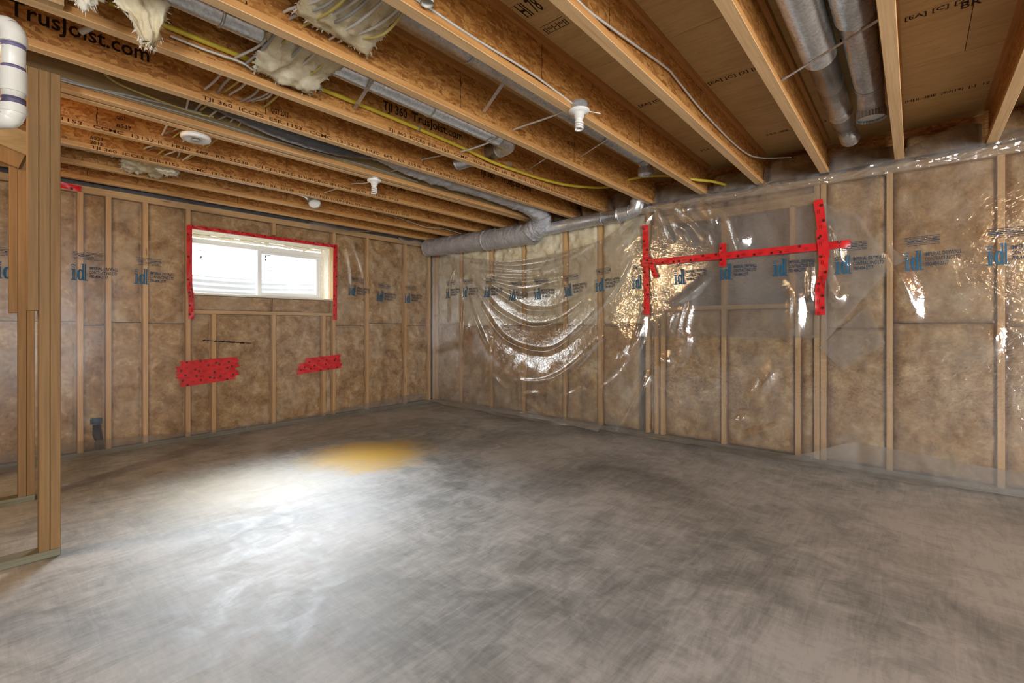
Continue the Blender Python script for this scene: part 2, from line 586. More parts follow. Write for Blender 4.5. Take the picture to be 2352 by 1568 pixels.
def lettering(s, x, z, y, size, width=None, slant=0.0):
    """text on a face looking toward -y, reading along +x, baseline at z"""
    vs, fs = text_geo(s, size, width)
    return MB().add([(x + a, y, z + b) for a, b in vs], fs)


def fbm(*a):
    return mnoise.fractal(Vector(a), 1.0, 2.0, 4)


# ------------------------------------------------------------------ floor, ceiling, walls
fl = MB().box(-4.2, 4.85, -6.2, 5.8, -0.12, 0.0).build('floor', 'concrete', base=(0, 0, 0))
tag(fl, 'troweled grey concrete slab with a yellow patch', kind='structure')

ceil = MB().box(-4.2, 5.1, -6.2, 6.1, DK + 0.02, DK + 0.05).build('ceiling', 'deck', base=(0, 0, DK + 0.02))
tag(ceil, 'unfinished subfloor deck above the joists', kind='structure')
px = [-4.2 + 1.22 * i for i in range(9)]
off = 0.85
for i in range(7):
    x0 = 4.95 - 1.22 * (i + 1)
    x1 = 4.95 - 1.22 * i
    y = -6.64 - (0.9 if i % 2 else 0.0)
    while y < 6.0:
        MB().box(x0 + 0.002, x1 - 0.002, max(y, -6.2) + 0.002, min(y + 2.44, 6.0) - 0.002, DK, DK + 0.019).build('deck_panel', 'deck', ceil)
        y += 2.44

# wall behind the studs on the window side, with the window hole
wl = MB()
for a in ((-4.2, WX0 - 0.02, 0, DK), (WX1 + 0.02, 5.1, 0, DK), (WX0 - 0.02, WX1 + 0.02, 0, WZ0 - 0.02), (WX0 - 0.02, WX1 + 0.02, WZ1 + 0.02, DK)):
    wl.box(a[0], a[1], 5.74, 5.96, a[2], a[3])
wall_left = wl.build('wall_left', 'foundation', base=(2, 5.85, 0))
tag(wall_left, 'insulated basement wall with the high slider window', kind='structure')
wall_right = MB().box(4.80, 5.0, -6.2, 5.74, 0, 2.42).build('wall_right', 'foundation', base=(4.9, 1, 0))
tag(wall_right, 'insulated basement wall with the loose plastic and red tape', kind='structure')
wr = MB().box(-4.2, -0.9, -6.2, -6.0, 0, DK).box(1.7, 5.0, -6.2, -6.0, 0, DK).box(-0.9, 1.7, -6.2, -6.0, 2.2, DK)
tag(wr.build('wall_rear', 'foundation', base=(0, -6.1, 0)), 'concrete wall behind the camera with a wide opening added for fill light', kind='structure')
wn = MB().box(-4.2, -4.0, -6.0, -5.8, 0, DK).box(-4.2, -4.0, -3.2, 5.74, 0, DK).box(-4.2, -4.0, -5.8, -3.2, 2.2, DK).box(-4.2, -4.0, -5.8, -3.2, 0, 0.2)
tag(wn.build('wall_near', 'foundation', base=(-4.1, 0, 0)), 'concrete side wall behind the camera with a wide opening added for fill light', kind='structure')


def batt(parent, name, mat, u0, u1, z0, z1, face, axis, seed, puff=0.03, depth=0.10, n=(28, 62)):
    """pillowy fibreglass slab; face = room-side plane, axis 'x' (right wall) or 'y' (left wall)"""
    nu = max(6, int(n[0] * (u1 - u0) / 0.57))
    nz = max(6, int(n[1] * (z1 - z0) / 1.19))
    U = np.linspace(u0 + 0.003, u1 - 0.003, nu)
    Z = np.linspace(z0 + 0.004, z1 - 0.004, nz)
    D = np.zeros((nu, nz))
    for i, u in enumerate(U):
        for j, z in enumerate(Z):
            eu = min(1.0, min(u - u0, u1 - u) / 0.045)
            ez = min(1.0, min(z - z0, z1 - z) / 0.04)
            e = (1 - (1 - eu) ** 2) * (1 - 0.7 * (1 - ez) ** 2)
            nzv = fbm(u * 4 + seed, z * 4, seed * 1.7) * 0.6 + fbm(u * 13 + seed, z * 13, seed) * 0.30
            D[i, j] = (puff + 0.012) * e + puff * 2.0 * nzv * e - 0.050 - 0.010 * (1 - e)
    UU, ZZ = np.meshgrid(U, Z, indexing='ij')
    m = MB()
    if axis == 'x':
        m.grid(face - np.minimum(D, 0.004), UU, ZZ)
    else:
        m.grid(UU, face - np.minimum(D, 0.004), ZZ)
        m.f = [f_[::-1] for f_ in m.f]
    # closed sides
    b = len(m.v)
    bk = face + depth
    if axis == 'x':
        m.v.extend([(bk, u0 + .003, z0), (bk, u1 - .003, z0), (bk, u1 - .003, z1), (bk, u0 + .003, z1)])
    else:
        m.v.extend([(u0 + .003, bk, z0), (u1 - .003, bk, z0), (u1 - .003, bk, z1), (u0 + .003, bk, z1)])
    e0 = [i * nz for i in range(nu)]
    e2 = [i * nz + nz - 1 for i in range(nu)]
    m.f.append(tuple(e0) + (b + 1, b))
    m.f.append(tuple(reversed(e2)) + (b + 3, b + 2))
    m.f.append(tuple(range(nz)) [::-1] + (b, b + 3))
    m.f.append(tuple((nu - 1) * nz + k for k in range(nz)) + (b + 2, b + 1))
    return m.build(name, mat, parent, smooth=True)


# ---- left wall framing
def studA(x, z0=0.038, z1=2.34, w=0.038):
    MB().box(x - w / 2, x + w / 2, WA, WA + 0.089, z0, z1).build('stud', 'stud', wall_left, bevel=0.002)


ltop = 2.40
sx = [-1.10, -0.49, 0.12, 0.667, 0.859, 1.131, 1.479, 3.057, 3.538, 4.159, 4.60]
for x in sx:
    studA(x)
for x in (1.71, 2.32, 2.923):
    studA(x, 0.038, 1.285)
MB().box(1.50, 3.04, WA, WA + 0.089, 1.285, 1.323).build('rough_sill', 'stud_x', wall_left)
for x in (2.32,):
    studA(x, 2.20, 2.34)
MB().box(-4.0, 4.80, WA, WA + 0.089, 0, 0.038).build('bottom_plate', 'treated', wall_left)
MB().box(-4.0, 4.80, WA, WA + 0.089, 2.34, 2.40).build('top_plate', 'stud_x', wall_left)
MB().box(-4.0, 4.80, WA - 0.004, WA + 0.10, 2.40, JB).build('sill_gasket', 'dark_film', wall_left)
sd = 1
allx = sorted(sx)
for i in range(len(allx) - 1):
    a, b = allx[i] + 0.019, allx[i + 1] - 0.019
    if b - a < 0.05:
        continue
    if a > 1.4 and b < 3.1:   # under and over the window
        cuts = [a, 1.71, 2.32, 2.923, b]
        for k in range(4):
            c0 = cuts[k] + (0.019 if k else 0)
            c1 = cuts[k + 1] - (0.019 if k < 3 else 0)
            batt(wall_left, 'insulation_batt', 'batt', c0, c1, 0.04, 1.283, WA, 'y', sd)
            sd += 1
        for c0, c1 in ((a, 2.30), (2.34, b)):
            batt(wall_left, 'insulation_batt', 'batt', c0, c1, 2.19, 2.338, WA, 'y', sd, 0.02)
            batt(wall_left, 'insulation_batt', 'batt', c0 - (0.02 if c0 > 2 else 0), c1 + (0.02 if c0 < 2 else 0), 1.325, WZ0 - 0.018, WA, 'y', sd + 50, 0.02)
            sd += 1
        continue
    seam = 1.19 + rng.uniform(-0.03, 0.03)
    batt(wall_left, 'insulation_batt', 'batt', a, b, 0.04, seam, WA, 'y', sd)
    batt(wall_left, 'insulation_batt', 'batt', a, b, seam, 2.338, WA, 'y', sd + 90)
    sd += 1
batt(wall_left, 'insulation_batt', 'batt', -4.0, -1.12, 0.04, 2.338, WA, 'y', 60)

# ---- right wall framing
def studB(y, z0=0.038, z1=2.34, w=0.038):
    MB().box(WB, WB + 0.089, y - w / 2, y + w / 2, z0, z1).build('stud', 'stud', wall_right, bevel=0.002)


by = [-2.28, -1.67, -1.06, -0.66, -0.455, 0.145, 0.575, 0.621, 2.025, 2.12, 2.69, 3.165, 3.80, 4.37, 4.97, 5.5, 5.562]
for y in by:
    studB(y)
for y in (0.76, 1.365, 1.96):
    studB(y, 0.038, 1.315)
studB(1.365, 1.353, 2.20)
studB(0.80, 1.353, 2.20)
MB().box(WB, WB + 0.089, 0.64, 2.006, 1.315, 1.353).build('rough_sill', 'stud_y', wall_right)
MB().box(WB, WB + 0.075, 0.64, 2.006, 2.185, 2.275).build('window_header', 'stud_y', wall_right)
MB().box(WB, WB + 0.089, -6.0, 5.58, 0, 0.045).build('bottom_plate', 'treated_y', wall_right)
MB().box(WB, WB + 0.089, -6.0, 5.58, 2.34, 2.40).build('top_plate', 'stud_y', wall_right)
MB().box(WB - 0.004, WB + 0.15, -6.0, 5.58, 2.40, JB).build('sill_gasket', 'dark_film', wall_right)
MB().box(4.92, 4.96, -6.0, 5.7, JB, DK).build('rim_board', 'web', wall_right)
ys = sorted(by)
sd = 200
for i in range(len(ys) - 1):
    a, b = ys[i] + 0.019, ys[i + 1] - 0.019
    if b - a < 0.03:
        continue
    if a > 0.63 and b < 2.03:
        for c0, c1 in ((0.64, 0.741), (0.779, 1.346), (1.384, 1.941), (1.979, 2.006)):
            batt(wall_right, 'insulation_batt', 'batt', c0, c1, 0.047, 1.313, WB, 'x', sd, 0.028)
            sd += 1
        for c0, c1 in ((0.64, 1.346), (1.384, 2.006)):
            batt(wall_right, 'insulation_batt', 'batt', c0, c1, 2.277, 2.338, WB, 'x', sd, 0.015)
            sd += 1
        continue
    if 2.1 < a < 2.2:   # partly empty bay with bare foundation showing
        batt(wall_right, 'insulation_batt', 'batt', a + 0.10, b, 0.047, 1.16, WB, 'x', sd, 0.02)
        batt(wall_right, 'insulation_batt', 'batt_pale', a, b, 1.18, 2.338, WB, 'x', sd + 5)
        sd += 1
        continue
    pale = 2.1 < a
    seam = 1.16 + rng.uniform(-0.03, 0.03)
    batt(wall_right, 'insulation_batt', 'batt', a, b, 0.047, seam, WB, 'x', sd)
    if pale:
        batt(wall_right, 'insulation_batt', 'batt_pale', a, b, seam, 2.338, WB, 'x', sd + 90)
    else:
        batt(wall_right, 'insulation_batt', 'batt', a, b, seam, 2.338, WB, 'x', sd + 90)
    sd += 1
batt(wall_right, 'insulation_batt', 'batt', -6.0, -2.3, 0.047, 2.338, WB, 'x', 380)

JY = [-5.30, -4.80, -4.32, -3.83, -3.34, -2.85, -2.37, -1.88, -1.39, -0.90, -0.41, 0.085, 0.568, 1.055, 1.55, 2.09, 2.64, 3.07, 3.49, 3.57, 4.05, 4.52, 5.02, 5.50]
for i in range(len(JY) - 1):   # rim pockets above the plate
    a, b = JY[i] + 0.03, JY[i + 1] - 0.03
    if b - a < 0.1:
        continue
    batt(wall_right, 'rim_insulation', 'batt', a, b, JB + 0.002, DK - 0.05 - 0.04 * (i % 3), 4.80, 'x', 500 + i, 0.06, 0.11)

# ------------------------------------------------------------------ plastic films
SWAG = [[(5.22, 2.25), (4.63, 2.1), (4.07, 2.0), (3.53, 2.0), (3.07, 2.04), (2.69, 2.1)], [(4.68, 2.03), (3.82, 1.87), (3.25, 1.91), (2.72, 2.09)], [(4.48, 1.88), (3.79, 1.81), (3.52, 1.81)], [(4.45, 1.84), (4.11, 1.76), (3.77, 1.72), (3.2, 1.74)], [(4.29, 1.74), (3.98, 1.63), (3.67, 1.58), (3.16, 1.67)], [(4.48, 1.78), (4.29, 1.65), (3.77, 1.39), (3.52, 1.35), (3.22, 1.37), (2.72, 1.57)], [(4.68, 1.79), (4.39, 1.53), (4.09, 1.31), (3.61, 1.15), (3.16, 1.23), (2.82, 1.46)], [(4.8, 1.88), (4.48, 1.42), (4.07, 1.0), (3.53, 0.85), (3.13, 0.95), (2.56, 1.45), (2.32, 1.82)], [(4.9, 1.68), (4.85, 1.09), (4.78, 0.79)], [(4.88, 1.85), (4.72, 1.49), (4.48, 1.07), (4.29, 0.81)], [(5.06, 1.98), (5.14, 1.74), (5.17, 1.25)], [(4.23, 0.49), (3.98, 0.33)], [(3.73, 0.3), (3.4, 0.35)], [(3.11, 0.33), (2.87, 0.43)], [(2.69, 0.42), (2.35, 0.68), (2.18, 1.02), (2.14, 1.25)], [(2.44, 0.02), (2.21, 0.33), (2.08, 0.65)], [(3.73, 0.23), (3.34, 0.05), (3.11, 0.01)], [(3.82, 0.46), (3.34, 0.51), (2.99, 0.69), (2.63, 1.03)]]
BELLY = [[(4.52, 1.15), (4.24, 0.74), (3.94, 0.55), (3.53, 0.48), (3.13, 0.58), (2.79, 0.82), (2.56, 1.08)], [(4.83, 1.32), (4.78, 0.79)], [(2.56, 0.52), (2.32, 0.8), (2.21, 1.07)]]
FOLD = [[(2.0, 2.34), (1.93, 2.25), (1.88, 2.1), (1.84, 2.01)], [(1.85, 2.27), (1.78, 2.16), (1.7, 2.09), (1.64, 1.97)], [(1.83, 2.39), (1.72, 2.33), (1.68, 2.27)], [(1.5, 2.11), (1.45, 1.99), (1.39, 1.86)], [(1.31, 2.2), (1.26, 2.07), (1.21, 1.92), (1.22, 1.86)], [(1.18, 2.07), (1.17, 1.86)], [(0.56, 2.03), (0.49, 1.93), (0.46, 1.83), (0.45, 1.71), (0.42, 1.65)], [(0.55, 1.64), (0.53, 1.5), (0.48, 1.38), (0.44, 1.41)], [(0.8, 1.52), (0.76, 1.4), (0.76, 1.22), (0.78, 1.07)], [(0.66, 1.65), (0.66, 1.43), (0.64, 1.32)], [(2.13, 1.36), (2.17, 1.06), (2.29, 0.85)], [(1.64, 1.49), (1.7, 1.23), (1.74, 1.01)], [(1.77, 1.35), (1.81, 1.24), (1.85, 1.12)], [(1.49, 1.64), (1.64, 1.49), (1.81, 1.39)],
        [(0.93, 0.81), (1.03, 0.62), (1.14, 0.42)], [(1.25, 0.25), (1.18, 0.34)], [(1.72, 1.09), (1.69, 1.01), (1.76, 0.82)], [(1.89, 0.84), (1.94, 0.77)], [(0.92, 0.28), (1.19, 0.16)], [(2.1, 0.65), (2.15, 0.48), (2.29, 0.21)], [(0.16, 1.77), (0.1, 1.59), (0.04, 1.41), (-0.0, 1.25)], [(-0.43, 1.14), (-0.42, 1.0)],
        [(1.78, 2.31), (1.62, 2.17), (1.52, 2.05)], [(1.53, 2.34), (1.38, 2.24), (1.3, 2.18)], [(1.46, 2.23), (1.42, 2.11)], [(2.23, 2.35), (2.47, 2.18)], [(2.16, 2.28), (2.39, 2.03)], [(2.05, 2.34), (2.19, 2.13)]]


def pl_dist(A, B, line):
    best = np.full(A.shape, 1e9)
    tt = np.zeros(A.shape)
    n = len(line) - 1
    for k in range(n):
        ax, ay = line[k]
        bx, by_ = line[k + 1]
        dx, dy = bx - ax, by_ - ay
        L = dx * dx + dy * dy + 1e-12
        s_ = np.clip(((A - ax) * dx + (B - ay) * dy) / L, 0, 1)
        d = np.hypot(A - ax - s_ * dx, B - ay - s_ * dy)
        m_ = d < best
        best = np.where(m_, d, best)
        tt = np.where(m_, (k + s_) / n, tt)
    return best, tt


def smoothline(l):
    return [(p.x, p.y) for p in spline([(a, b, 0) for a, b in l], 5)] if len(l) > 2 else l


SWs = [smoothline(l) for l in SWAG]
BLs = [smoothline(l) for l in BELLY]
FDs = [smoothline(l) for l in FOLD]
_ph = [(rng.uniform(-9, 9), rng.uniform(-9, 9), rng.uniform(0, 6.28), rng.uniform(0.4, 1)) for _ in range(14)]


def wav(A, B, k=1.0):
    s_ = np.zeros(np.shape(A))
    for a, b, p, w in _ph:
        s_ = s_ + w * np.sin(a * k * A + b * k * B + p)
    return s_ / 14.0


def ridge(d, A, B, line, w, amp, mod=None):
    """add a soft crease of width w along a polyline, only near it"""
    L = np.array(line)
    m_ = (A > L[:, 0].min() - 3 * w) & (A < L[:, 0].max() + 3 * w) & (B > L[:, 1].min() - 3 * w) & (B < L[:, 1].max() + 3 * w)
    if not m_.any():
        return
    a, b = A[m_], B[m_]
    q, t_ = pl_dist(a, b, line)
    h_ = amp * (0.3 + 0.7 * np.sin(np.pi * np.clip(t_, 0.03, 0.97))) * np.exp(-(q / w) ** 2)
    if mod:
        h_ = h_ * (1 + 0.25 * wav(a, b, mod))
    d[m_] += h_


def dB(y, z):
    """how far the right wall's film stands off the studs"""
    y = np.atleast_1d(np.asarray(y, float))
    z = np.atleast_1d(np.asarray(z, float))
    d = 0.014 + 0.010 * wav(y, z, 1.0) + 0.004 * wav(z, y, 2.7)
    loose = np.clip((y - 1.9) / 0.5, 0, 1) * np.clip((5.45 - y) / 0.4, 0, 1)
    d = d + loose * 0.020
    for i, l in enumerate(SWs):
        ridge(d, y, z, l, 0.030, 0.028 if i < 8 else 0.026)
    for i, l in enumerate(BLs):
        ridge(d, y, z, l, 0.30 if i == 0 else 0.13, 0.088 if i == 0 else 0.045, 3.0)
    for i, l in enumerate(FDs):
        ridge(d, y, z, l, (0.024, 0.036, 0.050)[i % 3] if i != 14 else 0.06, (0.024, 0.030, 0.032)[i % 3])
    return np.maximum(d, 0.003)


TOPB = [(-4.0, 2.41), (1.95, 2.41), (2.10, 2.40), (2.29, 2.265), (2.69, 2.10), (3.07, 2.045), (3.53, 2.0), (4.07, 2.0), (4.63, 2.10), (5.22, 2.25), (5.60, 2.33)]
ty = np.array([a for a, b in TOPB])
tz = np.array([b for a, b in TOPB])


def make_filmB():
    yv = np.arange(-2.2, 5.5801, 0.012)
    nz = 210
    vv = np.linspace(0, 1, nz)
    Y, V = np.meshgrid(yv, vv, indexing='ij')
    top = np.interp(Y, ty, tz)
    Z = 0.02 + V * (top - 0.02)
    D = dB(Y, Z)
    X = WB - D
    lip = 0.07 + 0.05 * np.sin(Y * 2.1) + 0.05 * np.sin(Y * 5.3 + 1)
    # bottom skirt running out over the slab
    ks = 7
    Ys, Ks = np.meshgrid(yv, np.linspace(1, 0, ks), indexing='ij')
    lp = (0.10 + 0.05 * np.sin(Ys * 2.1) + 0.03 * np.sin(Ys * 6.3 + 1))
    Xs = WB - dB(Ys, np.full(Ys.shape, 0.02)) - lp * Ks
    Zs = 0.006 + 0.014 * (1 - Ks) + 0.010 * np.abs(np.sin(Ys * 9 + Ks * 3)) * Ks
    m = MB()
    m.grid(np.hstack([Xs[:, :-1], X]), np.hstack([Ys[:, :-1], Y]), np.hstack([Zs[:, :-1], Z]))
    m.f = [f_[::-1] for f_ in m.f]
    return m


fB = make_filmB().build('vapour_barrier', 'film', base=(WB, 2.0, 0), smooth=True)
tag(fB, 'clear plastic sheeting sagging in swags over the right wall insulation', 'plastic sheet')


def quad_film(name, mat, corners, depth, seed, label, n=36, ripple=0.012, fold=None):
    """film patch on the right wall from four (y,z) corners, standing depth off the main sheet"""
    c = np.array(corners, float)
    s_, t_ = np.meshgrid(np.linspace(0, 1, n), np.linspace(0, 1, n), indexing='ij')
    Y = (1 - s_) * (1 - t_) * c[0, 0] + s_ * (1 - t_) * c[1, 0] + s_ * t_ * c[2, 0] + (1 - s_) * t_ * c[3, 0]
    Z = (1 - s_) * (1 - t_) * c[0, 1] + s_ * (1 - t_) * c[1, 1] + s_ * t_ * c[2, 1] + (1 - s_) * t_ * c[3, 1]
    X = WB - dB(Y, Z) - depth - ripple * (1 + wav(Y + seed, Z, 2.2))
    m = MB().grid(X, Y, Z)
    a, b, d = Vector(m.v[0]), Vector(m.v[1]), Vector(m.v[n])
    if (b - a).cross(d - a).x > 0:
        m.f = [f_[::-1] for f_ in m.f]
    o = m.build(name, mat, base=None, smooth=True)
    return tag(o, label, 'plastic sheet')


quad_film('patch_sheet', 'film', [(2.19, 1.05), (0.60, 1.06), (0.60, 2.33), (2.02, 2.36)], 0.010, 3, 'extra clear plastic sheet over the dark window opening', 70, 0.006)
quad_film('loose_flap', 'film_milky', [(0.58, 2.17), (0.58, 1.00), (0.13, 1.62), (0.34, 2.05)], 0.016, 5, 'folded plastic flap beside the right red tape upright', 40, 0.010)
quad_film('loose_flap', 'film_milky', [(0.60, 0.98), (0.44, 0.80), (0.17, 1.02), (0.27, 1.33)], 0.010, 9, 'lower torn plastic flap under the right red tape upright', 30, 0.008)
quad_film('loose_flap', 'film_milky', [(0.155, 1.80), (0.125, 1.62), (0.10, 1.62), (0.055, 1.655)], 0.014, 11, 'small twisted plastic tail beside the blue logo by the stud', 12, 0.006)

# rim films between the joist ends
for i in range(1, len(JY) - 1):
    a, b = JY[i] + 0.032, JY[i + 1] - 0.032
    if b - a < 0.1 or a > 2.2:
        continue
    Yr, Vr = np.meshgrid(np.linspace(a, b, 30), np.linspace(0, 1, 16), indexing='ij')
    hgt = 0.14 + 0.07 * np.sin(Yr * 7 + i) * 0.8
    Zr = 2.395 + Vr * (hgt + 0.04)
    Xr = WB - 0.012 + 0.10 * Vr ** 1.5 + 0.012 * wav(Yr * 3, Zr * 3, 1.6) - 0.012 * np.abs(np.sin(Yr * 17 + Vr * 3))
    m = MB().grid(Xr, Yr, Zr)
    m.f = [f_[::-1] for f_ in m.f]
    m.build('rim_film', 'film_milky', fB, smooth=True)


AF = [smoothline(l) for l in ([(3.25, 2.32), (3.42, 2.0), (3.52, 1.62)], [(3.22, 2.33), (3.7, 1.9), (4.0, 1.6)], [(3.2, 2.3), (3.28, 1.9), (3.3, 1.5)], [(3.4, 1.5), (3.9, 1.0), (4.5, 0.8)], [(4.4, 1.9), (4.0, 1.98), (3.6, 2.2)])]


def crumple(name, mat, parent, us, prof, axis, seed, amp=0.012):
    """ribbon of creased film: us along the wall, prof(u, v) -> (stand-off, z), v 0..1"""
    nv = 12
    U, V = np.meshgrid(us, np.linspace(0, 1, nv), indexing='ij')
    off_, Z = prof(U, V)
    off_ = off_ + amp * (wav(U * 3 + seed, V * 1.5, 2.2) + 0.8 * np.abs(wav(U * 7, V * 3 + seed, 2.0)))
    m = MB()
    if axis == 'x':
        m.grid(WB - np.maximum(off_, 0.004), U, Z)
        m.f = [f_[::-1] for f_ in m.f]
    else:
        m.grid(U, WA - np.maximum(off_, 0.004), Z)
    return m.build(name, mat, parent, smooth=True)


def lean(U):
    return np.clip((U - 0.35) / 0.5, 0, 1) * np.clip((2.6 - U) / 0.4, 0, 1)


crumple('overlap_hem', 'film_milky', fB, np.arange(-1.3, 2.6, 0.02), lambda U, V: (0.035 + lean(U) * (0.17 + 0.05 * np.sin(U * 3)) * V * 1.0 + 0.02 * V * (1 - lean(U)), 0.012 + V * ((0.20 + 0.03 * np.sin(U * 3.1)) * (1 - lean(U)) + lean(U) * (0.035 + 0.03 * np.abs(np.sin(U * 5))))), 'x', 1.0, 0.010)
crumple('floor_skirt', 'film_milky', fB, np.arange(2.6, 5.3, 0.02), lambda U, V: (0.05 + 0.10 * V + 0.04 * V * np.sin(U * 3), 0.07 * (1 - V) + 0.012 + 0.02 * np.abs(np.sin(U * 6)) * V), 'x', 2.0, 0.014)
crumple('bunched_edge', 'film', fB, np.arange(-1.3, 2.15, 0.012), lambda U, V: (0.016 + 0.03 * np.sin(V * 3.14) * np.abs(np.sin(U * 4.3 + 1)), 2.335 + V * (0.09 + 0.03 * np.sin(U * 9))), 'x', 3.0, 0.045)


def dA(x, z):
    x = np.atleast_1d(np.asarray(x, float))
    z = np.atleast_1d(np.asarray(z, float))
    d = 0.012 + 0.008 * wav(x, z, 0.8) + 0.003 * wav(z, x, 2.5)
    for l in AF:
        ridge(d, x, z, l, 0.035, 0.024)
    return np.maximum(d, 0.003)


def make_filmA():
    xa = np.concatenate([np.arange(-1.2, WX0 - 0.01, 0.03), np.linspace(WX0, WX1, 52), np.arange(WX1 + 0.02, 4.62, 0.02), [4.63]])
    za = np.concatenate([np.linspace(0.02, WZ0, 60), np.linspace(WZ0, WZ1, 26)[1:], np.linspace(WZ1, 2.41, 14)[1:]])
    X, Z = np.meshgrid(xa, za, indexing='ij')
    Y = WA - dA(X, Z)
    cx_ = (X[:-1, :-1] + X[1:, 1:]) / 2
    cz_ = (Z[:-1, :-1] + Z[1:, 1:]) / 2
    mask = ~((cx_ > WX0) & (cx_ < WX1) & (cz_ > WZ0) & (cz_ < WZ1))
    m = MB().grid(X, Y, Z, mask)
    ks = np.linspace(0, 1, 6)
    Xs, Ks = np.meshgrid(xa, ks, indexing='ij')
    Ys = WA - dA(Xs, np.full(Xs.shape, 0.02)) - Ks * (0.10 + 0.05 * np.sin(Xs * 2.3 + 1))
    Zs = 0.006 + 0.014 * (1 - Ks) + 0.012 * np.abs(np.sin(Xs * 8 + Ks)) * Ks
    k = MB().grid(Xs, Ys, Zs)
    k.f = [f_[::-1] for f_ in k.f]
    m.add(k.v, k.f)
    return m


fA = make_filmA().build('vapour_barrier', 'film_tight', base=(1.7, WA, 0), smooth=True)
tag(fA, 'taut clear plastic sheeting around the slider window', 'plastic sheet')
crumple('overlap_hem', 'film_milky', fA, np.arange(-0.9, 4.5, 0.03), lambda U, V: (0.03 + 0.05 * V + 0.03 * V * np.sin(U * 2.5), 0.012 + V * (0.10 + 0.05 * np.sin(U * 1.7 + 1))), 'y', 4.0, 0.010)
# check facing: grid on x,z gives normal toward -y

# corner return piece of film, hanging flap at top of left wall
m = MB()
s_, t_ = np.meshgrid(np.linspace(0, 1, 26), np.linspace(0, 1, 8), indexing='ij')
Xf = 2.70 + 0.85 * s_
Zf = 2.425 - t_ * (0.125 * (1 - s_) ** 0.8 + 0.012)
Yf = WA - 0.03 - 0.10 * t_ - 0.02 * np.sin(s_ * 9)
m.grid(Xf, Yf, Zf)
tag(m.build('hanging_flap', 'film_milky', smooth=True), 'drooping plastic flap hanging above the slider window', 'plastic sheet')
m = MB()
s_, t_ = np.meshgrid(np.linspace(0, 1, 30), np.linspace(0, 1, 10), indexing='ij')
m.grid(3.95 + 0.62 * s_, WA - 0.03 - 0.09 * np.sin(t_ * 2.4) - 0.02 * np.sin(s_ * 14), 2.42 - t_ * (0.05 + 0.05 * np.abs(np.sin(s_ * 6))))
tag(m.build('hanging_flap', 'film_milky', smooth=True), 'bunched plastic edge under the joist near the corner', 'plastic sheet')

# ---- print on the films: builder mark, three text lines and a block of fine print
def mark_geo():
    """two-letter mark with a crown of dots, unit height"""
    V, F = [], []

    def rect(x0, x1, z0, z1, nz_=4):
        for k in range(nz_):
            a = z0 + (z1 - z0) * k / nz_
            b = z0 + (z1 - z0) * (k + 1) / nz_
            n0 = len(V)
            V.extend([(x0, a), (x1, a), (x1, b), (x0, b)])
            F.append((n0, n0 + 1, n0 + 2, n0 + 3))

    def disc(cx_, cz_, r_, n_=8):
        n0 = len(V)
        V.extend([(cx_ + r_ * math.cos(6.2832 * k / n_), cz_ + r_ * math.sin(6.2832 * k / n_)) for k in range(n_)])
        F.append(tuple(range(n0, n0 + n_)))

    rect(0.06, 0.125, 0.04, 0.66)
    rect(0.145, 0.185, 0.04, 0.66)
    rect(0.0, 0.125, 0.60, 0.66, 1)
    rect(-0.02, 0.24, 0.0, 0.055, 1)
    rect(0.01, 0.19, 0.735, 0.785, 1)
    for a, b in ((0.02, 0.87), (0.10, 0.90), (0.18, 0.87)):
        disc(a, b, 0.036)
    n_ = 24
    n0 = len(V)
    for k in range(n_ + 1):
        a = 6.2832 * k / n_
        V.append((0.43 + 0.165 * math.cos(a), 0.33 + 0.33 * math.sin(a)))
        V.append((0.445 + 0.055 * math.cos(a), 0.33 + 0.25 * math.sin(a)))
    for k in range(n_):
        F.append((n0 + 2 * k, n0 + 2 * k + 2, n0 + 2 * k + 3, n0 + 2 * k + 1))
    rect(0.525, 0.585, 0.0, 0.98, 6)
    rect(0.47, 0.585, 0.93, 0.98, 1)
    rect(0.635, 0.705, 0.03, 0.98, 6)
    rect(0.615, 0.80, 0.0, 0.05, 1)
    return np.array(V), F


MKV, MKF = mark_geo()


def stripes_geo(w, h, seed):
    """block of fine print: rows of tiny dashes"""
    r_ = random.Random(seed)
    V, F = [], []
    rows = 6
    for k in range(rows):
        z = h * (1 - k / (rows - 1))
        x = 0.01 * r_.random() + (0.0 if k < 3 else 0.012)
        while x < w:
            L = r_.uniform(0.010, 0.05)
            th = 0.0035 if k not in (2, 3) else r_.choice((0.0035, 0.007))
            n0 = len(V)
            V.extend([(x, z), (min(x + L, w), z), (min(x + L, w), z + th), (x, z + th)])
            F.append((n0, n0 + 1, n0 + 2, n0 + 3))
            x += L + r_.uniform(0.002, 0.008)
    n0 = len(V)
    V.extend([(w * .22, h * .42), (w * .27, h * .42), (w * .27, h * .62), (w * .22, h * .62)])
    F.append((n0, n0 + 1, n0 + 2, n0 + 3))
    return np.array(V), F


LINES = ('IMPERIAL DRYWALL', 'CONTRACTING LTD', '780-484-2777')


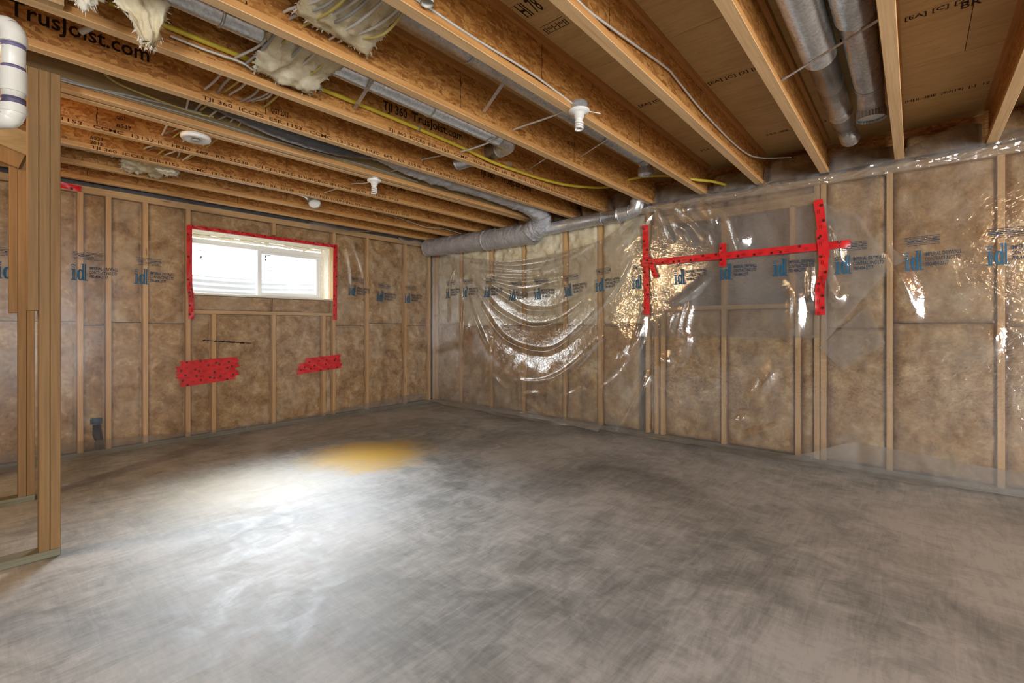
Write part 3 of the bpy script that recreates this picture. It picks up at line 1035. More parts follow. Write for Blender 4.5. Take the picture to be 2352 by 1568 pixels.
def print_block(place, parent, seed, tilt=0.0):
    """place(u, v) -> world points just off the film, u to the reader's right"""
    ct, st_ = math.cos(tilt), math.sin(tilt)

    def put(vs, fs, ox, oz, mat, name):
        a, b = vs[:, 0] + ox, vs[:, 1] + oz
        return MB().add(place(a * ct - b * st_, a * st_ + b * ct), fs).build(name, mat, parent)
    put(MKV * np.array([0.138, 0.150]), MKF, 0, 0, 'ink_blue', 'printed_mark')
    allv, allf = [], []
    for k, s__ in enumerate(LINES):
        vs, fs = text_geo(s__, 0.040, {0: 0.198, 1: 0.192, 2: 0.128}[k])
        n0 = len(allv)
        allv.extend([(a + 0.118, b + 0.100 - 0.037 * k) for a, b in vs])
        allf.extend([tuple(n0 + q for q in f_) for f_ in fs])
    put(np.array(allv), allf, 0, 0, 'ink_navy', 'printed_lettering')
    vs, fs = stripes_geo(0.20, 0.062, seed)
    put(vs, fs, 0.005, 0.185, 'ink_navy', 'printed_fine_text')


def placeB(y0, z0, extra=0.004):
    def f_(u, v):
        y, z = y0 - np.atleast_1d(u), z0 + np.atleast_1d(v)
        return list(zip(WB - dB(y, z) - extra, y, z))
    return f_


def placeA(x0, z0):
    def f_(u, v):
        x, z = x0 + np.atleast_1d(u), z0 + np.atleast_1d(v)
        return list(zip(x, WA - dA(x, z) - 0.004, z))
    return f_


# (y of left edge, z of baseline, tilt, extra stand-off)
for k, (y, z, tl, ex) in enumerate([(5.24, 1.565, 0.02, .004), (4.87, 1.565, 0.0, .004), (4.44, 1.545, -0.02, .004), (4.00, 1.49, -0.10, .004), (3.59, 1.485, -0.02, .004), (3.13, 1.50, 0.10, .004), (2.71, 1.54, 0.08, .004), (2.275, 1.55, 0.03, .004),
                                    (1.815, 1.568, 0.05, .03), (1.385, 1.59, 0.0, .03), (0.94, 1.593, 0.0, .03), (0.487, 1.577, 0.0, .04), (0.055, 1.573, 0.03, .004), (-0.385, 1.578, 0.02, .004), (-0.83, 1.58, 0.02, .004)]):
    print_block(placeB(y, z, ex), fB, k, tl)
for k, (x, z, tl) in enumerate([(-0.22, 1.54, 0.0), (0.165, 1.54, 0.0), (0.605, 1.56, 0.0), (1.04, 1.557, -0.02), (3.235, 1.56, -0.10), (3.665, 1.50, -0.06), (4.13, 1.49, 0.02)]):
    print_block(placeA(x, z), fA, 40 + k, tl)
# marker scribble under the window
m = MB()
for k in range(26):
    a = 1.60 + 0.46 * k / 26
    z = 1.012 - 0.045 * k / 26
    h_ = rng.uniform(0.004, 0.014)
    m.add(placeA(a, z)(np.array([0, .022, .024, .002]), np.array([-h_, -h_ * .6, h_ * .5, h_ * .3])), [(0, 1, 2, 3)])
m.build('marker_scribble', 'ink_black', fA)

# ------------------------------------------------------------------ red tape
def ell(n_=10):
    return [(math.cos(6.2832 * k / n_), math.sin(6.2832 * k / n_)) for k in range(n_)]


def tape(pts, w, surf, label, extra=0.006, jag=0.0, seed=0, dots=True):
    """tape strip along (u,z) polyline; surf(u,z,extra)->point"""
    r_ = random.Random(seed)
    L = [Vector((a, b, 0)) for a, b in pts]
    if len(L) == 2:
        n_ = max(8, int((L[1] - L[0]).length / 0.02))
        C = [L[0].lerp(L[1], k / n_) for k in range(n_ + 1)]
    else:
        C = spline(L, 14)
    m_ = MB()
    vs = []
    for i, p in enumerate(C):
        d = (C[min(i + 1, len(C) - 1)] - C[max(i - 1, 0)]).normalized()
        nn = Vector((-d.y, d.x, 0))
        for k in range(5):
            q = p + nn * (w * (k / 4 - 0.5))
            if jag and i in (0, len(C) - 1):
                q = q + d * r_.uniform(-jag, jag)
            vs.append((q.x, q.y, extra + 0.002 * math.sin(i * 0.9 + k)))
    fs = []
    for i in range(len(C) - 1):
        for k in range(4):
            a = i * 5 + k
            fs.append((a, a + 1, a + 6, a + 5))
    o = m_.add(surf(*np.array(vs).T), fs).build('tape_strip', 'red', smooth=True)
    tag(o, label, 'tape')
    if dots:
        pr = MB()
        tot = sum((C[i + 1] - C[i]).length for i in range(len(C) - 1))
        nd = max(2, int(tot / 0.11))
        for k in range(nd):
            i = min(len(C) - 2, int((k + 0.5) / nd * (len(C) - 1)))
            d = (C[i + 1] - C[i]).normalized()
            nn = Vector((-d.y, d.x, 0))
            c_ = C[i] + nn * (w * r_.choice((-0.28, 0.25)))
            ra = min(0.011, w * 0.22)
            e = np.array([(c_.x + a * ra, c_.y + b * ra * 1.1, extra + 0.005) for a, b in ell()])
            pr.add(surf(*e.T), [tuple(range(10))])
            for s2 in (0.0, 0.012):
                p0 = C[i] + d * (0.03) + nn * (w * 0.1 + s2 - 0.006)
                p1 = p0 + d * min(0.035, tot * 0.1)
                e = np.array([(p0.x, p0.y, extra + .005), (p1.x, p1.y, extra + .005), (p1.x + nn.x * .003, p1.y + nn.y * .003, extra + .005), (p0.x + nn.x * .003, p0.y + nn.y * .003, extra + .005)])
                pr.add(surf(*e.T), [(0, 1, 2, 3)])
        pr.build('tape_print', 'red_dark', o)
    return o


def sB(u, z, e):
    return list(zip(WB - dB(u, z) - e - 0.022, u, z))


def sA(u, z, e):
    return list(zip(u, WA - dA(u, z) - e, z))


tape([(2.118, 2.20), (2.112, 1.75), (2.10, 1.275)], 0.062, sB, 'red tape upright at the left end of the long red strip', 0.008, 0.004, 1)
tape([(2.16, 1.815), (1.35, 1.812), (0.385, 1.815)], 0.062, sB, 'long level red tape strip across the plastic', 0.014, 0.004, 2)
tape([(1.353, 1.925), (1.353, 1.71)], 0.06, sB, 'short red tape piece crossing the middle of the long strip', 0.020, 0.004, 3)
tape([(2.115, 1.90), (2.05, 1.78), (2.0, 1.655)], 0.05, sB, 'slanted short red tape piece by the left upright', 0.018, 0.004, 4)
tape([(0.605, 2.205), (0.575, 1.95), (0.555, 1.72)], 0.066, sB, 'upper red tape upright at the right crossing', 0.020, 0.004, 5)
tape([(0.585, 1.95), (0.565, 1.65), (0.59, 1.45), (0.588, 1.25)], 0.066, sB, 'lower red tape upright below the right crossing', 0.026, 0.004, 6)
tape([(1.482, 2.17), (1.484, 1.6), (1.498, 1.46), (1.50, 1.225)], 0.048, sA, 'red tape down the left side of the window', 0.007, 0.003, 7)
tape([(1.47, 2.165), (3.075, 2.165)], 0.036, sA, 'red tape along the top edge of the window', 0.010, 0.003, 8)
tape([(3.062, 2.19), (3.055, 1.235)], 0.052, sA, 'red tape down the right side of the window', 0.007, 0.003, 9)
patchA = [(1.40, 0.775, 1.92, 0.795), (1.37, 0.725, 1.93, 0.745), (1.385, 0.675, 1.905, 0.700), (1.38, 0.625, 1.94, 0.655), (1.40, 0.575, 1.90, 0.615)]
names5 = ['top strip', 'second strip', 'middle strip', 'fourth strip', 'bottom strip']
for k, (a, b, c_, d) in enumerate(patchA):
    tape([(a, b), (c_, d)], 0.058, sA, names5[k] + ' of the large red tape patch under the window', 0.006 + 0.003 * k, 0.02, 20 + k)
patchB = [(2.68, 0.735, 3.12, 0.765), (2.60, 0.675, 3.13, 0.715), (2.575, 0.61, 3.14, 0.655)]
for k, (a, b, c_, d) in enumerate(patchB):
    tape([(a, b), (c_, d)], 0.062, sA, ('top strip', 'middle strip', 'bottom strip')[k] + ' of the small red tape patch toward the corner', 0.006 + 0.003 * k, 0.015, 30 + k)
tape([(0.48, 2.375), (0.67, 2.365)], 0.05, sA, 'dark red tape piece at the ceiling beside the post', 0.006, 0.004, 40)
tape([(5.47, 2.27), (5.44, 2.19)], 0.03, sB, 'tiny red tape scrap under the duct in the corner', 0.0, 0.004, 41, False)

# ------------------------------------------------------------------ window
win = empty('window_1', ((WX0 + WX1) / 2, 5.89, WZ0), 'white vinyl slider window with two panes', kind='structure')
yw = 5.87
mid = 2.262
t_ = 0.055
fx0, fx1, fz0, fz1 = WX0 - 0.01, WX1 + 0.005, WZ0 - 0.005, WZ1 - 0.045
m = MB()
m.box(fx0, fx1, yw, yw + 0.07, fz1 - t_, fz1).box(fx0, fx1, yw, yw + 0.07, fz0, fz0 + t_ * .6)
m.box(fx0, fx0 + t_, yw, yw + 0.07, fz0 + t_ * .6, fz1 - t_).box(fx1 - t_, fx1, yw, yw + 0.07, fz0 + t_ * .6, fz1 - t_)
m.build('window_frame', 'vinyl', win, bevel=0.004)
MB().box(mid - 0.02, mid + 0.028, yw - 0.012, yw + 0.05, fz0 + t_ * .6, fz1 - t_).build('meeting_stile', 'vinyl', win, bevel=0.003)
s0, s1 = mid + 0.028, fx1 - t_
m = MB()
m.box(s0, s1, yw + 0.006, yw + 0.04, fz0 + t_ * .6, fz0 + t_ * .6 + 0.035).box(s0, s1, yw + 0.006, yw + 0.04, fz1 - t_ - 0.035, fz1 - t_)
m.box(s1 - 0.03, s1, yw + 0.006, yw + 0.04, fz0 + t_ * .6 + .035, fz1 - t_ - .035)
m.build('sliding_sash', 'vinyl', win, bevel=0.003)
MB().box(fx0 + t_, mid - 0.02, yw + 0.035, yw + 0.041, fz0 + t_ * .6, fz1 - t_).build('pane', 'glass', win)
MB().box(s0, s1 - 0.03, yw + 0.020, yw + 0.026, fz0 + t_ * .6 + .035, fz1 - t_ - .035).build('pane', 'glass', win)
m = MB()   # glazing label, lettering rows only
zc = 1.90
for k, (w_, h_, dz) in enumerate([(0.075, 0.010, 0.10), (0.018, 0.020, 0.075), (0.075, 0.003, 0.062), (0.016, 0.022, 0.038), (0.05, 0.003, 0.045), (0.055, 0.003, 0.015), (0.06, 0.003, -0.005), (0.06, 0.003, -0.02), (0.07, 0.004, -0.036), (0.075, 0.007, -0.062)]):
    m.box(mid + 0.075, mid + 0.075 + w_, yw + 0.0175, yw + 0.0185, zc + dz, zc + dz + h_)
m.box(mid + 0.12, mid + 0.145, yw + 0.0175, yw + 0.0185, zc + 0.072, zc + 0.078)
m.build('glazing_label', 'ink_black', win)
m = MB()
m.box(1.655, 1.72, yw + 0.033, yw + 0.034, 1.975, 1.981).box(1.67, 1.69, yw + 0.033, yw + 0.034, 1.905, 1.918).box(1.675, 1.681, yw + 0.033, yw + 0.034, 1.885, 1.905).box(1.62, 1.70, yw + 0.033, yw + 0.034, 1.805, 1.809)
m.build('glass_marks', 'ink_black', win)


def foam_strip(p, q, r, seed, parent):
    n_ = 40
    pts = [Vector(p).lerp(Vector(q), k / n_) for k in range(n_ + 1)]
    rr = [r * (0.6 + 0.7 * abs(fbm(k * 0.6, seed, 0.3)) * 1.6) for k in range(n_ + 1)]
    MB().tube(pts, rr, 8).build('spray_foam', 'foam', parent, smooth=True)


# reveal lining of the opening
m = MB().box(WX0 - 0.015, WX1 + 0.015, WA + 0.004, 5.868, WZ1 - 0.004, WZ1 + 0.016)
m.build('head_liner', 'foam_board', win)
MB().box(WX1 - 0.004, WX1 + 0.016, WA + 0.004, 5.868, WZ0, WZ1 - 0.005).build('jamb_liner', 'foam_board', win)
MB().box(WX0 - 0.016, WX0 + 0.004, WA + 0.004, 5.868, WZ0, WZ1 - 0.005).build('jamb_liner', 'foam_board', win)
MB().box(WX0 - 0.015, WX1 + 0.015, WA + 0.004, 5.868, WZ0 - 0.016, WZ0).build('sill_liner', 'foam_board', win)
foam_strip((WX0, 5.86, WZ1 - 0.02), (WX1 - 0.02, 5.86, WZ1 - 0.02), 0.018, 1, win)
foam_strip((WX1 - 0.012, 5.86, WZ0 + 0.01), (WX1 - 0.012, 5.86, WZ1 - 0.03), 0.012, 2, win)
foam_strip((WX1 - 0.002, 5.70, WZ0 + 0.01), (WX1 - 0.002, 5.70, WZ1 - 0.02), 0.012, 3, win)
foam_strip((WX0, 5.72, WZ1 - 0.004), (WX1 - 0.02, 5.72, WZ1 - 0.004), 0.011, 4, win)

# corrugated window well outside
m = MB()
na, nzz = 40, 90
A, Z = np.meshgrid(np.linspace(-0.08, math.pi + 0.08, na), np.linspace(1.15, 1.80, nzz), indexing='ij')
rad = 1.0 + 0.012 * np.sin(Z * 2 * math.pi / 0.068)
m.grid(2.27 + 1.05 * rad * np.cos(A), 5.97 + 0.95 * rad * np.sin(A), Z)
wb = m.build('window_well', 'well', base=(2.27, 6.4, 1.15), smooth=True)
tag(wb, 'corrugated steel window well outside the slider window', 'window well')
m = MB()
m.add([(2.27 + 1.05 * math.cos(a), 5.97 + 0.95 * math.sin(a), 1.17) for a in np.linspace(0, math.pi, 24)], [tuple(range(24))])
m.build('gravel_bed', 'gravel', wb)

# ------------------------------------------------------------------ joists
JX0, JX1 = -4.0, 4.76


def joist_mesh():
    web = MB().box(JX0, JX1, -0.005, 0.005, 0.034, JD - 0.034)
    bot = MB().box(JX0, JX1, -0.0295, 0.0295, 0, 0.035)
    top = MB().box(JX0, JX1, -0.0295, 0.0295, JD - 0.035, JD)
    return web, bot, top


jlabels = {}
for k_, y_ in enumerate(JY[:9]):
    jlabels[y_] = 'joist behind the camera, ' + ('first', 'second', 'third', 'fourth', 'fifth', 'sixth', 'seventh', 'eighth', 'ninth')[k_] + ' from the rear wall'
jlabels.update({
    -0.90: 'rough joist nearest the right edge beyond the last bay',
    -0.41: 'joist cutting the upper right corner of the view',
    0.085: 'joist with a dark red paint dot right of the steel pipes',
    0.568: 'joist just left of the two fat steel pipes',
    1.055: 'joist with a thin white cable along its side, left of the deck stamps',
    1.55: 'joist carrying the lampholder with the spiral bulb near the right wall',
    2.09: 'joist between the two slim steel ducts',
    2.64: 'joist with the yellow tube running along its web',
    3.07: 'joist with the largest black lettering by the white drain pipe',
    3.49: 'front joist of the doubled pair with plywood filled web',
    3.57: 'rear joist of the doubled pair',
    4.05: 'first joist beyond the doubled pair, code lettering along its flange',
    4.52: 'second joist beyond the doubled pair, lettering starting beside the post',
    5.02: 'last full joist before the window wall',
    5.50: 'joist running along the top of the window wall'})
JO = {}
meshes = None
for y in JY:
    e = empty('floor_joist', (0, y, JB), jlabels[y], 'joist', 'wooden floor joists')
    JO[y] = e
    if meshes is None:
        w_, b_, t2 = joist_mesh()
        ow = w_.build('web', 'web', None, base=(0, 0, 0))
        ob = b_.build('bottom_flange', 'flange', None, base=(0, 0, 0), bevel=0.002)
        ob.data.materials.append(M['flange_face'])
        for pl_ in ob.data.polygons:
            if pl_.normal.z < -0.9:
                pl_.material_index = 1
        ot = t2.build('top_flange', 'flange', None, base=(0, 0, 0))
        meshes = (ow, ob, ot)
        for o in meshes:
            o.parent = e
    else:
        for o in meshes:
            c_ = o.copy()
            COL.objects.link(c_)
            c_.parent = e
MB().box(JX0, 4.6, 3.49 - 0.029, 3.49 - 0.006, JB + 0.036, DK - 0.036).build('filler_panel', 'plywood', JO[3.49])

MB().box(-0.7, 0.258, 2.565, 2.609, JB, JB + 0.20).build('nailed_block', 'stud_x', JO[2.64])

CODE = 'TJI 360  ICCES  ESR-1153 - CCMC  13132-R - HUD  689 - RR  25538 - SFI CERTIFIED SOURCING SFI-00008 - '


def on_flange(y, s, x, width, size=0.030):
    lettering(s, x, JB + 0.0065, y - 0.0305, size, width).build('lettering', 'ink_brown', JO[y])


def on_web(y, s, x, z, width, size=0.09, mat='ink_black'):
    lettering(s, x, z, y - 0.0062, size, width).build('lettering', mat, JO[y])


on_flange(2.64, CODE + '0570 07-08-12 20:43', 1.80, 2.75)
on_flange(3.07, CODE + '0570 07-08-12 20:42', 0.87, 2.95)
on_flange(4.05, 'ESR-1153 - CCMC  13132-R - HUD  689 - RR  25538 - SFI CERTIFIED SOURCING SFI-00008 - 0570  11-13-12  07:25', 0.28, 2.62)
on_flange(4.52, CODE + '0570  11-13-12  07:25', 0.59, 2.80)
on_web(3.07, 'TrusJoist.com', 0.125, 2.550, 0.51, 0.105)
on_web(2.64, 'TJI 360', 1.78, 2.575, 0.19, 0.085)
on_web(2.64, 'TrusJoist.com', 2.01, 2.580, 0.48, 0.085)
on_web(3.07, 'TJI 360', 3.12, 2.570, 0.20, 0.085)
on_web(3.07, 'TrusJoist.com', 3.40, 2.570, 0.48, 0.085)
on_web(4.05, 'TrusJoist.com', 2.33, 2.56, 0.30, 0.07)
on_web(4.05, 'TJI 360', 2.81, 2.56, 0.19, 0.07)
on_web(4.05, "CONSULTEZ LES CODES D'INSTALLATION", 3.05, 2.57, 0.75, 0.045)
on_web(4.05, '#533', 0.66, 2.49, 0.075, 0.035)
on_web(4.05, 'QGT', 0.66, 2.545, 0.05, 0.03)
on_web(4.52, '#533', 0.59, 2.51, 0.07, 0.035)
on_web(4.52, '2012', 0.59, 2.475, 0.07, 0.035)
on_web(2.09, '#533', 3.1, 2.60, 0.09, 0.04)
on_web(3.07, 'QGT 2012', 1.25, 2.50, 0.11, 0.045)
# jagged web joints and pencil lines
for y, xs in ((1.055, (1.9, 3.1)), (1.55, (2.05, 3.25)), (2.09, (0.75, 1.95, 3.2)), (2.64, (1.3, 2.55, 3.7)), (3.07, (1.22, 2.45, 3.65)), (4.05, (0.56, 1.78, 3.1)), (4.52, (1.32, 2.55, 3.7)), (5.02, (1.0, 2.2)), (5.50, (0.7, 1.9))):
    for x in xs:
        m = MB()
        n_ = 16
        for k in range(n_):
            z0 = JB + 0.037 + (JD - 0.074) * k / n_
            z1 = JB + 0.037 + (JD - 0.074) * (k + 1) / n_
            a = rng.uniform(0.002, 0.007)
            b = rng.uniform(-0.003, 0.003)
            m.add([(x + b - 0.001, y - 0.0061, z0), (x + b + a, y - 0.0061, z0), (x + b + a * .5, y - 0.0061, z1), (x + b - 0.001, y - 0.0061, z1)], [(0, 1, 2, 3)])
        m.build('web_joint', 'ink_brown', JO[y])
# dark red dot under a joist
m = MB().add([(2.24 + 0.05 * a, 0.085 - 0.003 + 0.024 * b, JB - 0.0008) for a, b in ell(16)], [tuple(range(16))[::-1]])
m.build('paint_dot', 'oxblood', JO[0.085])


# stamps on the deck underside (read along -y as seen from the camera side)
def deck_text(s, x, y, size, width, bars=False):
    vs, fs = text_geo(s, size, width)
    m_ = MB().add([(x - b, y - a, DK - 0.0012) for a, b in vs], fs)
    if bars:
        for k in (-0.3, 1.1):
            m_.box(x - size * k, x - size * k + 0.003, y - width, y, DK - 0.0012, DK - 0.0008)
    m_.build('stamp', 'ink_brown', ceil)


deck_text('HI 78', 1.87, 1.50, 0.16, 0.11)
deck_text('||=|-|=||', 2.03, 1.50, 0.05, 0.14, True)
for y in (1.50, 1.02, 0.50, 0.04):
    deck_text('[EA] [C] [2] [K] F', 3.16, y, 0.05, 0.36)
for y in (1.46, 0.93, 0.05):
    deck_text('|H|.ll..-IEIE  |E|/|19|  [-]  12', 4.32, y, 0.055, 0.42)
deck_text('BR', 3.22, -0.17, 0.09, 0.08)

# ------------------------------------------------------------------ stud partition ends on the left
def partition(y0, x_end, ztop, label, cz):
    e = empty('stud_partition', (x_end - 0.4, y0 + 0.045, 0), label, 'framing', 'partition ends')
    for k in (0, 1):
        x1 = x_end - 0.0395 * k
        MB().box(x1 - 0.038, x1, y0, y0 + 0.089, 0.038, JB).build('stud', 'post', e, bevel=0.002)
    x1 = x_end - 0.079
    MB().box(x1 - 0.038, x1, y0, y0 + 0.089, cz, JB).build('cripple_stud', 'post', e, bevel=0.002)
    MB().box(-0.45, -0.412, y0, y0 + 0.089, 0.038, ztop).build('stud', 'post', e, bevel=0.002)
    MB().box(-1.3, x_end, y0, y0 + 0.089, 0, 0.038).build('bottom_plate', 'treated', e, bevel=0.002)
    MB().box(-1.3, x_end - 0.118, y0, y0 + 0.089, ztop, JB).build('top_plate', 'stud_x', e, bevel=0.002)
    return e


pn = partition(3.285, 0.318, 2.392, 'paired studs of the nearer partition end beside the drain pipe', 1.235)
pf = partition(4.445, 0.306, 2.392, 'orange-lit paired studs of the farther partition end', 1.245)
MB().bar((-0.45, 4.43, 2.46), (0.245, 4.43, 2.235), 0.038, 0.11).build('angled_brace', 'post', pf)
MB().bar((-0.45, 4.37, 2.56), (0.29, 4.37, 2.33), 0.018, 0.14).build('plywood_gusset', 'plywood', pf)

# ------------------------------------------------------------------ ducts and pipes
def ring_seam(x, c, r, parent, axis='x', w=0.012):
    MB().lathe([(r, -w / 2), (r + 0.004, -w / 2), (r + 0.005, 0), (r + 0.004, w / 2), (r, w / 2)], c, 28, axis).build('seam_ring', 'galv_dk', parent, smooth=True)


def collar(c, r, h, parent, axis='z'):
    """crimped starting collar, open end away from +axis"""
    m_ = MB()
    n_ = 60
    vs = []
    for k in range(n_):
        a = 2 * math.pi * k / n_
        rr = r * (1.0 + (0.02 if k % 2 else -0.02))
        for z, q in ((0, r * 0.97), (-h * 0.3, rr), (-h, rr)):
            vs.append((c[0] + q * math.cos(a), c[1] + q * math.sin(a), c[2] + z))
    fs = []
    for k in range(n_):
        k2 = (k + 1) % n_
        for j in range(2):
            fs.append((k * 3 + j, k * 3 + j + 1, k2 * 3 + j + 1, k2 * 3 + j))
    m_.add(vs, fs)
    m_.build('crimped_collar', 'galv_dk', parent)
    MB().add([(c[0] + r * 0.95 * a, c[1] + r * 0.95 * b, c[2] - h * 0.75) for a, b in ell(28)], [tuple(range(28))[::-1]]).build('end_cap', 'galv_dk', parent)


# slim duct between the joists at y 2.09 and 2.64, elbowing across the bays
d1 = empty('steel_duct', (1.0, 2.37, 2.50), 'slim galvanized duct behind the cable bundle, turning across the joists', 'duct')
MB().tube([(-4.0, 2.37, 2.575), (0, 2.37, 2.572), (2.62, 2.37, 2.572)], 0.062, 28).build('straight_pipe', 'galv', d1, smooth=True)
MB().tube(spline([(2.60, 2.37, 2.572), (2.70, 2.375, 2.572), (2.77, 2.43, 2.572), (2.785, 2.52, 2.572)], 6), 0.064, 28, True).build('elbow', 'galv', d1, smooth=True)
MB().tube([(2.785, 2.52, 2.572), (2.785, 3.0, 2.572)], 0.062, 28).build('cross_pipe', 'galv', d1, smooth=True)
ring_seam(0, (1.95, 2.37, 2.572), 0.062, d1)
ring_seam(0, (0.75, 2.37, 2.572), 0.062, d1)
# second slim duct between 1.55 and 2.09, ending in a capped collar
d2 = empty('steel_duct', (2.0, 1.80, 2.54), 'slim galvanized duct ending in a capped collar near the right wall', 'duct')
MB().tube([(0.72, 1.80, 2.62), (2.4, 1.80, 2.617), (3.80, 1.80, 2.615)], 0.054, 28).build('straight_pipe', 'galv', d2, smooth=True)
MB().tube(spline([(3.78, 1.80, 2.615), (3.86, 1.80, 2.61), (3.91, 1.80, 2.575), (3.915, 1.80, 2.545)], 5), 0.056, 28).build('elbow', 'galv', d2, smooth=True)
collar((3.915, 1.80, 2.55), 0.066, 0.055, d2)
ring_seam(0, (1.75, 1.80, 2.618), 0.054, d2)
ring_seam(0, (2.9, 1.80, 2.616), 0.054, d2)
# two fat pipes on the right
d3 = empty('steel_duct', (3.0, 0.395, 2.57), 'left one of the two fat steel pipes, open at the wall', 'duct')
MB().tube([(-2.0, 0.395, 2.645), (3.05, 0.395, 2.645)], 0.083, 36).build('large_pipe', 'galv', d3, smooth=True)
MB().tube([(2.4, 0.395, 2.652), (3.9, 0.395, 2.652), (4.0, 0.395, 2.652)], 0.072, 36).build('mid_pipe', 'galv', d3, smooth=True)
MB().tube([(3.98, 0.395, 2.652), (4.30, 0.392, 2.650), (4.56, 0.385, 2.645)], 0.066, 36).build('end_pipe', 'galv', d3, smooth=True)
ring_seam(0, (3.99, 0.395, 2.652), 0.071, d3, w=0.02)
ring_seam(0, (4.555, 0.385, 2.645), 0.065, d3, w=0.012)
d4 = empty('steel_duct', (3.0, 0.215, 2.57), 'right one of the two fat steel pipes with a crimped collar end', 'duct')
MB().tube([(-2.0, 0.215, 2.645), (2.75, 0.215, 2.645)], 0.083, 36).build('large_pipe', 'galv', d4, smooth=True)
MB().tube([(2.1, 0.215, 2.652), (3.62, 0.215, 2.652)], 0.072, 36).build('mid_pipe', 'galv', d4, smooth=True)
MB().tube(spline([(3.60, 0.215, 2.652), (3.74, 0.215, 2.648), (3.84, 0.215, 2.61), (3.87, 0.215, 2.575)], 6), 0.074, 36).build('elbow', 'galv', d4, smooth=True)
collar((3.875, 0.215, 2.585), 0.080, 0.07, d4)
ring_seam(0, (3.62, 0.215, 2.652), 0.072, d4)
# duct past the second joist after the pair, open mouth
d5 = empty('steel_duct', (1.5, 4.76, 2.45), 'small steel duct with an open mouth above the window', 'duct')
MB().tube([(-2.0, 4.76, 2.535), (1.2, 4.76, 2.545), (2.22, 4.76, 2.55)], 0.06, 24).build('straight_pipe', 'galv', d5, smooth=True)
MB().tube(spline([(2.20, 4.76, 2.55), (2.30, 4.757, 2.535), (2.355, 4.735, 2.48), (2.35, 4.69, 2.415)], 6), 0.061, 24, False).build('elbow', 'galv', d5, smooth=True)
ring_seam(0, (0.75, 4.76, 2.541), 0.06, d5)
MB().tube([(2.352, 4.702, 2.43), (2.3515, 4.70, 2.428)], 0.058, 24).build('lit_mouth_disc', 'porcelain', d5)  # pale disc added to imitate the lit inside of the open mouth
# flexible insulated duct: black jacket section, foil section, then along the wall
d6 = empty('flexible_duct', (2.5, 3.28, 2.44), 'sagging insulated flexible duct, black then grey, in the bay before the doubled joists', 'duct')
pts = spline([(0.95, 3.29, 2.62), (1.15, 3.285, 2.575), (1.45, 3.28, 2.535), (1.75, 3.28, 2.535), (2.02, 3.28, 2.57), (2.25, 3.28, 2.62)], 12)
MB().tube(pts, 0.10, 24, True, lambda i, a: 1 + 0.02 * math.sin(i * 1.3 + 2 * a)).build('black_sleeve', 'jacket', d6, smooth=True)
pts = spline([(2.15, 3.28, 2.60), (2.45, 3.28, 2.56), (2.75, 3.28, 2.54), (3.2, 3.285, 2.545), (3.7, 3.29, 2.54), (4.1, 3.29, 2.52), (4.34, 3.30, 2.46), (4.43, 3.36, 2.36), (4.455, 3.50, 2.285)], 16)
nn_ = len(pts)


def crink(i, a):
    return 1 + 0.14 * fbm(i * 0.55, math.cos(a) * 1.2, math.sin(a) * 1.2) + 0.03 * math.sin(i * 2.4 + 1.5 * math.sin(a))


MB().tube(pts, [0.10 + 0.028 * max(0, (i - nn_ * 0.6) / (nn_ * 0.4)) for i in range(nn_)], 32, True, crink).build('grey_sleeve', 'foil', d6, smooth=True)
d7 = empty('insulated_duct', (4.46, 4.5, 2.15), 'grey foil wrapped duct along the top of the right wall into the corner', 'duct')
for k, (a, b, r_) in enumerate([(3.47, 4.30, 0.128), (4.28, 5.50, 0.122)]):
    pts = [(4.49, a + (b - a) * q / 60, 2.283 + 0.010 * k + (0.02 * (q / 60) if k else 0.0)) for q in range(61)]
    MB().tube(pts, r_, 32, True, lambda i, an: 1 + (0.04 + 0.12 * max(0, math.cos(an))) * fbm(i * 0.5, math.cos(an) * 1.5, math.sin(an) * 1.5 + k)).build('foil_sleeve', 'foil', d7, smooth=True)
MB().lathe([(0.118, -0.012), (0.134, -0.012), (0.136, 0), (0.134, 0.012), (0.118, 0.012)], (4.49, 4.29, 2.288), 28, 'y').build('tape_band', 'foil', d7, smooth=True)
d8 = empty('steel_duct', (4.5, 2.8, 2.26), 'horizontal steel pipe with an elbow along the top of the right wall', 'duct')
MB().tube([(4.50, 3.50, 2.300), (4.50, 2.9, 2.318), (4.50, 2.36, 2.330)], 0.068, 28).build('straight_pipe', 'galv', d8, smooth=True)
MB().tube(spline([(4.50, 2.38, 2.330), (4.50, 2.27, 2.334), (4.50, 2.19, 2.36), (4.50, 2.165, 2.41), (4.50, 2.165, 2.45)], 5), 0.070, 28).build('elbow', 'galv_dk', d8, smooth=True)
collar((4.50, 2.165, 2.52), 0.052, 0.07, d8)
for yy in (2.56, 2.36, 2.24):
    ring_seam(0, (4.50, yy, 2.325 if yy > 2.3 else 2.342), 0.069, d8, 'y', 0.012)

# white drain pipe close to the camera on the left
dp = empty('drain_pipe', (0.11, 2.25, 1.80), 'white plastic drain pipe with two bends near the left edge', 'pipe')
px_, py_ = 0.105, 2.25
MB().tube([(px_, py_, 1.86), (px_, py_, 2.13)], 0.0292, 32).build('pipe', 'pvc', dp, smooth=True)
MB().lathe([(0.0292, 1.926), (0.0335, 1.926), (0.0335, 1.998), (0.0292, 1.998)], (px_, py_, 0), 32).build('coupling', 'pvc', dp, smooth=False)
tx, ty_ = -0.651, 0.759
MB().tube(spline([(px_, py_, 2.09), (px_, py_, 2.115), (px_ + tx * 0.012, py_ + ty_ * 0.012, 2.136), (px_ + tx * 0.04, py_ + ty_ * 0.04, 2.146), (px_ + tx * 0.2, py_ + ty_ * 0.2, 2.15)], 6), 0.0315, 32).build('upper_bend', 'pvc', dp, smooth=True)
MB().lathe([(0.0292, 2.085), (0.0335, 2.085), (0.0335, 2.115), (0.0292, 2.115)], (px_, py_, 0), 32).build('hub', 'pvc', dp)
